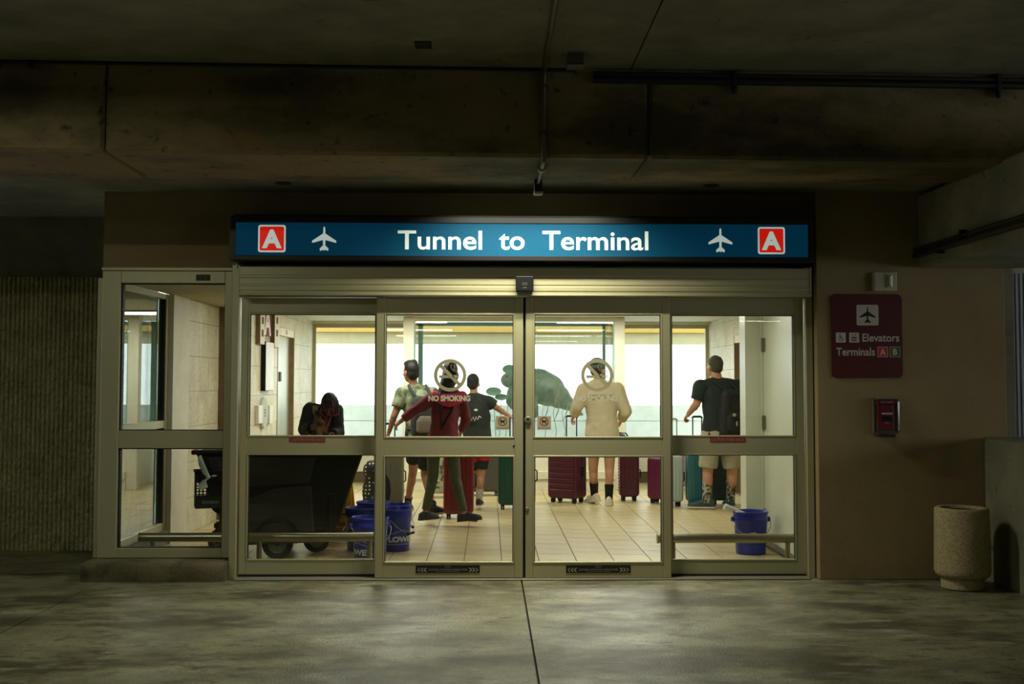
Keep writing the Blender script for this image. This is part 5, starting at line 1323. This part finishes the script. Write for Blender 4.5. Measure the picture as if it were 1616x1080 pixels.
# the boy in the camouflage shirt
m_sk_fair = skin('tan_skin', (160, 112, 88)); m_sk_f2 = skin('light_skin', (178, 130, 104))
m_camo = mat('camouflage_cloth', sr(112, 124, 94), sr(160, 168, 138), 9, .85, lo=.45, hi=.52)
overlay(m_camo, sr(84, 108, 70), 7, .53, .56, 1, offset=3); overlay(m_camo, sr(52, 60, 44), 8, .60, .62, 1, offset=9)
t, J = person('boy in a green camouflage shirt and dark shorts striding away with a backpack', 660, 603, 13.1, 1.72, 18,
    dict(head=(648, 588, .03), neck=(655, 612, .02), shL=(634, 624, -.04), shR=(683, 624, .06), elbowL=(622, 657, -.08), wristL=(614, 682, -.02), elbowR=(690, 655, .12), wristR=(692, 672, .28),
         hipL=(653, 690, 0), hipR=(674, 690, 0), kneeL=(652, 743, .36), ankleL=(644, 791, .50), kneeR=(671, 750, .10), ankleR=(683, 801, -.24), toeL=(.1, 1, 0), toeR=(.55, .8, 0)),
    m_sk_fair, .92, 40, 0, 55, 40)
shirt(t, J, m_camo, .022, -.16, .36, 'camouflage_shirt', .010, 8, 2)
trousers(t, J, mat('dark_shorts', sr(34, 40, 38), rough=.85), .40, .022, 'shorts', .01)
socks(t, J, m_black, .12); shoes(t, J, m_shoe_b, m_sole, {'L': -12})
hair_cap(t, J, m_hair, [(.02, .035, .095, .075, .075, .05), (.035, .0, .10, .055, .06, .05)], .005)
m_pack = mat('dark_grey_backpack', sr(58, 62, 60), rough=.8); m_pack2 = mat('taupe_backpack_panel', sr(128, 120, 104), rough=.8)
p, c = backpack(t, J, m_pack, .30, .44, .16, .90, .03)
p.children[0].data.materials[0] = m_pack2

# the person in the maroon hoodie
m_hood = mat('maroon_hoodie', sr(106, 38, 50), sr(118, 46, 58), 6, .9); m_pink = mat('pink_hood', sr(178, 52, 86), rough=.9); m_olive = mat('olive_leggings', sr(62, 66, 44), sr(72, 76, 52), 10, .75)
t, J = person('person in a maroon hoodie with long dark hair, arm stretched to the left', 702, 603, 12.2, 1.70, 8,
    dict(head=(710, 590, .03), neck=(707, 613, 0), shL=(683, 633, -.02), shR=(729, 633, .03), elbowL=(654, 648, -.03), wristL=(634, 664, .02), elbowR=(736, 662, .06), wristR=(728, 680, .24),
         hipL=(685, 693, 0), hipR=(712, 693, 0), kneeL=(683, 754, .02), ankleL=(671, 810, .02), kneeR=(719, 756, .04), ankleR=(733, 813, -.05), toeL=(.72, .7, 0), toeR=(.9, -.25, 0)),
    m_sk_fair, .84, 10, 0, 45, 40)
shirt(t, J, m_hood, .020, -.18, .93, 'hoodie', .012, 8, 4)
trousers(t, J, m_olive, .96, .010, 'leggings', 0, .003); shoes(t, J, m_shoe_b, m_sole_b, {'R': 7}, .88)
hair_cap(t, J, m_hair, [(0, -.055, -.06, .075, .055, .09)], 0, .02)
nk = J['neck']
obj('long_hair', wrinkle(blend('long_hair', MB().limb([J['L'](-.03, -.07, -.02), nk+V((-.045, -.085, .0)), nk+V((-.07, -.135, -.10)), nk+V((-.075, -.14, -.22))], [.06, .055, .048, .028]).limb([J['L'](.03, -.07, -.02), nk+V((.02, -.09, .02)), nk+V((.015, -.13, -.08))], [.06, .05, .03]), m_hair, .010, 3), .006, 22), None, t)
hm = MB()
for i in range(9):
    a = R(200+140*i/8); hm.ball(nk+V((.015+.145*math.cos(a), -.05+.085*math.sin(a)-.02, -.075-.05*math.sin(R(180*i/8)))), (.055, .05, .05+.02*math.sin(R(180*i/8))), 12, 8)
obj('hood', wrinkle(blend('hood', hm, m_pink, .010, 4), .008, 14), None, t)
obj('strap', MB().tube([J['shL']+V((.07, .05, .06)), J['shL']+V((.075, -.07, .05)), J['shL']+V((.085, -.14, -.12)), J['shL']+V((.10, -.14, -.32))], .011, 8), m_black, t, smooth=True)
obj('strap', MB().tube([J['shR']+V((-.07, .05, .06)), J['shR']+V((-.075, -.07, .05)), J['shR']+V((-.10, -.14, -.12)), J['shR']+V((-.22, -.15, -.32))], .009, 8), m_black, t, smooth=True)

# the boy in the dark printed shirt
m_tee = mat('charcoal_print_shirt', sr(40, 46, 44), sr(52, 58, 54), 9, .9); m_redsh = mat('red_shorts', sr(176, 20, 34), rough=.8)
m_hair_b = mat('dark_brown_hair', sr(30, 34, 36), sr(44, 46, 46), 60, .7)
t, J = person('boy in a dark shirt with white script and red shorts, right arm stretched out', 757, 603, 13.75, 1.57, -8,
    dict(head=(747, 606, .03), neck=(748, 625, 0), shL=(733, 637, -.02), shR=(770, 636, .04), elbowR=(789, 647, .08), wristR=(803, 656, .08), elbowL=(730, 664, 0), wristL=(733, 686, .12),
         hipL=(747, 700, 0), hipR=(764, 700, 0), kneeL=(742, 750, .06), ankleL=(738, 792, .10), kneeR=(759, 750, .02), ankleR=(756, 789, .02), toeR=(.1, 1, 0), toeL=(-.1, 1, 0)),
    m_sk_f2, .95, -12, 0, 40, 55, palmR=(0, .2, -1))
shirt(t, J, m_tee, .022, -.22, .30, 'printed_shirt', .009, 8, 6)
trousers(t, J, mat('black_leg_hem', sr(26, 26, 26), rough=.85), .45, .016, 'under_shorts', .004, .003)
trousers(t, J, m_redsh, .30, .026, 'red_shorts', .006); socks(t, J, mat('white_sock', sr(206, 204, 190), sr(150, 150, 140), 60, .9), .42); shoes(t, J, m_shoe_b, m_sole)
hair_cap(t, J, m_hair_b, [], .004, -.01, s=1.0)
bk = (J['shL']+J['shR'])/2-J['f']*.155
pr_ = MB(); sq = [(-.10, 0), (-.08, .02), (-.065, -.015), (-.045, .025), (-.03, -.02), (-.01, .02), (.005, -.025), (.025, .022), (.04, -.012), (.06, .03), (.085, .012)]
pr_.tube([bk+J['r']*a+V((0, 0, b-.20))-J['f']*.012 for a, b in sq], .0065, 6); pr_.ball(bk+J['r']*.02+V((0, 0, -.10))-J['f']*.004, (.022, .006, .014), 8, 6)
obj('shirt_print', pr_, m_white, t)

# the person in the beige sweatshirt
m_beige = mat('beige_sweatshirt', sr(192, 180, 150), sr(202, 190, 160), 6, .95); m_cap = mat('grey_knit_cap', sr(92, 106, 100), rough=.9)
t, J = person('person in a beige sweatshirt and grey cap with white shoes holding a large maroon suitcase', 950, 603, 14.2, 1.83, -6,
    dict(head=(943, 585, .03), neck=(945, 606, 0), shL=(922, 618, -.02), shR=(974, 617, .02), elbowL=(911, 641, -.02), wristL=(905, 657, .08), elbowR=(988, 650, -.02), wristR=(980, 664, .16),
         hipL=(939, 687, 0), hipR=(962, 687, 0), kneeL=(936, 738, .10), ankleL=(938, 780, .22), kneeR=(962, 738, .03), ankleR=(961, 786, -.02), toeL=(-.45, .9, 0), toeR=(.12, 1, 0)),
    m_sk_f2, 1.0, -30, 0, 60, 40, palmL=(1, .2, -.3))
shirt(t, J, m_beige, .030, -.26, .93, 'sweatshirt', .014, 7, 8, .04)
trousers(t, J, mat('beige_shorts', sr(150, 136, 108), rough=.9), .30, .016); socks(t, J, m_black, .44); shoes(t, J, m_shoe_w, m_shoe_w, {'L': -10})
hair_cap(t, J, m_hair_b, [], .0, -.02)
k = J['k']; mbc = MB().ball(J['L'](0, -.012, .072), (.090*k, .102*k, .082*k), 20, 14, J['B'])
cp_ = obj('cap', blend('cap', mbc, m_cap, .008, 3), None, t)
obj('cap_band', MB().loft([[J['L'](.091*s*math.cos(a), -.016+.103*s*math.sin(a), z) for a in [2*math.pi*i/28 for i in range(28)]] for s, z in ((1.0, .028), (1.04, .030), (1.03, .062), (.99, .064))]), m_cap, cp_, smooth=True)
bk = (J['shL']+J['shR'])/2-J['f']*.168
letters('shirt_print', 'ESSENTIALS', t, mat('dark_shirt_print', sr(70, 66, 56), rough=.9), (0, 0, 0), width=.27, height=.040, bold=.02, fn=lambda v: bk+J['r']*v.x-J['f']*(.010-.6*v.x*v.x)+V((0, 0, v.z-.085)))

# the man with the black backpack
m_btee = mat('dark_green_black_shirt', sr(22, 32, 30), sr(32, 44, 40), 8, .9); m_khaki = mat('grey_khaki_shorts', sr(150, 146, 126), sr(164, 160, 138), 8, .9)
m_ghair = mat('short_dark_grey_hair', sr(58, 56, 46), sr(74, 70, 58), 60, .8); m_psock = mat('patterned_sock', sr(40, 42, 38), sr(168, 164, 146), 30, .9, lo=.48, hi=.54)
t, J = person('man in a dark shirt and black backpack with patterned socks reaching for a handle', 1136, 603, 13.75, 1.84, 14,
    dict(head=(1127, 580, .04), neck=(1133, 604, 0), shL=(1106, 613, -.02), shR=(1166, 613, .02), elbowL=(1099, 638, -.02), wristL=(1087, 653, .10), elbowR=(1174, 640, .0), wristR=(1168, 668, .16),
         hipL=(1121, 692, 0), hipR=(1151, 692, 0), kneeL=(1117, 742, .02), ankleL=(1115, 791, .02), kneeR=(1155, 742, .04), ankleR=(1153, 789, .14), toeL=(-1, .25, 0), toeR=(-.1, 1, 0)),
    m_sk_f2, 1.08, 30, 0, 55, 40, palmL=(.6, .2, -1))
shirt(t, J, m_btee, .026, -.20, .42, 'dark_shirt', .010, 7, 3)
trousers(t, J, m_khaki, .47, .026, 'shorts', .016); socks(t, J, m_psock, .62); shoes(t, J, m_shoe_t, m_sole)
hair_cap(t, J, m_ghair, [], .002, -.015, s=.985)
m_bpack = mat('black_backpack_cloth', sr(17, 19, 19), sr(26, 28, 28), 9, .75)
p, c = backpack(t, J, m_bpack, .36, .54, .19, .88, .08)
obj('reflective_strip', MB().tube([c+J['r']*.13-J['f']*.10+V((0, 0, .92)), c+J['r']*.15-J['f']*.10+V((0, 0, 1.02)), c+J['r']*.145-J['f']*.095+V((0, 0, 1.14))], .008, 8), m_white, p)
obj('tag', MB().ball(c-J['r']*.06-J['f']*.145+V((0, 0, 1.12)), (.022, .008, .02), 10, 8).ball(c-J['r']*.03-J['f']*.145+V((0, 0, 1.02)), (.01, .008, .03), 10, 8), m_stickb, p)
bpy.data.scenes.remove(BENCH)
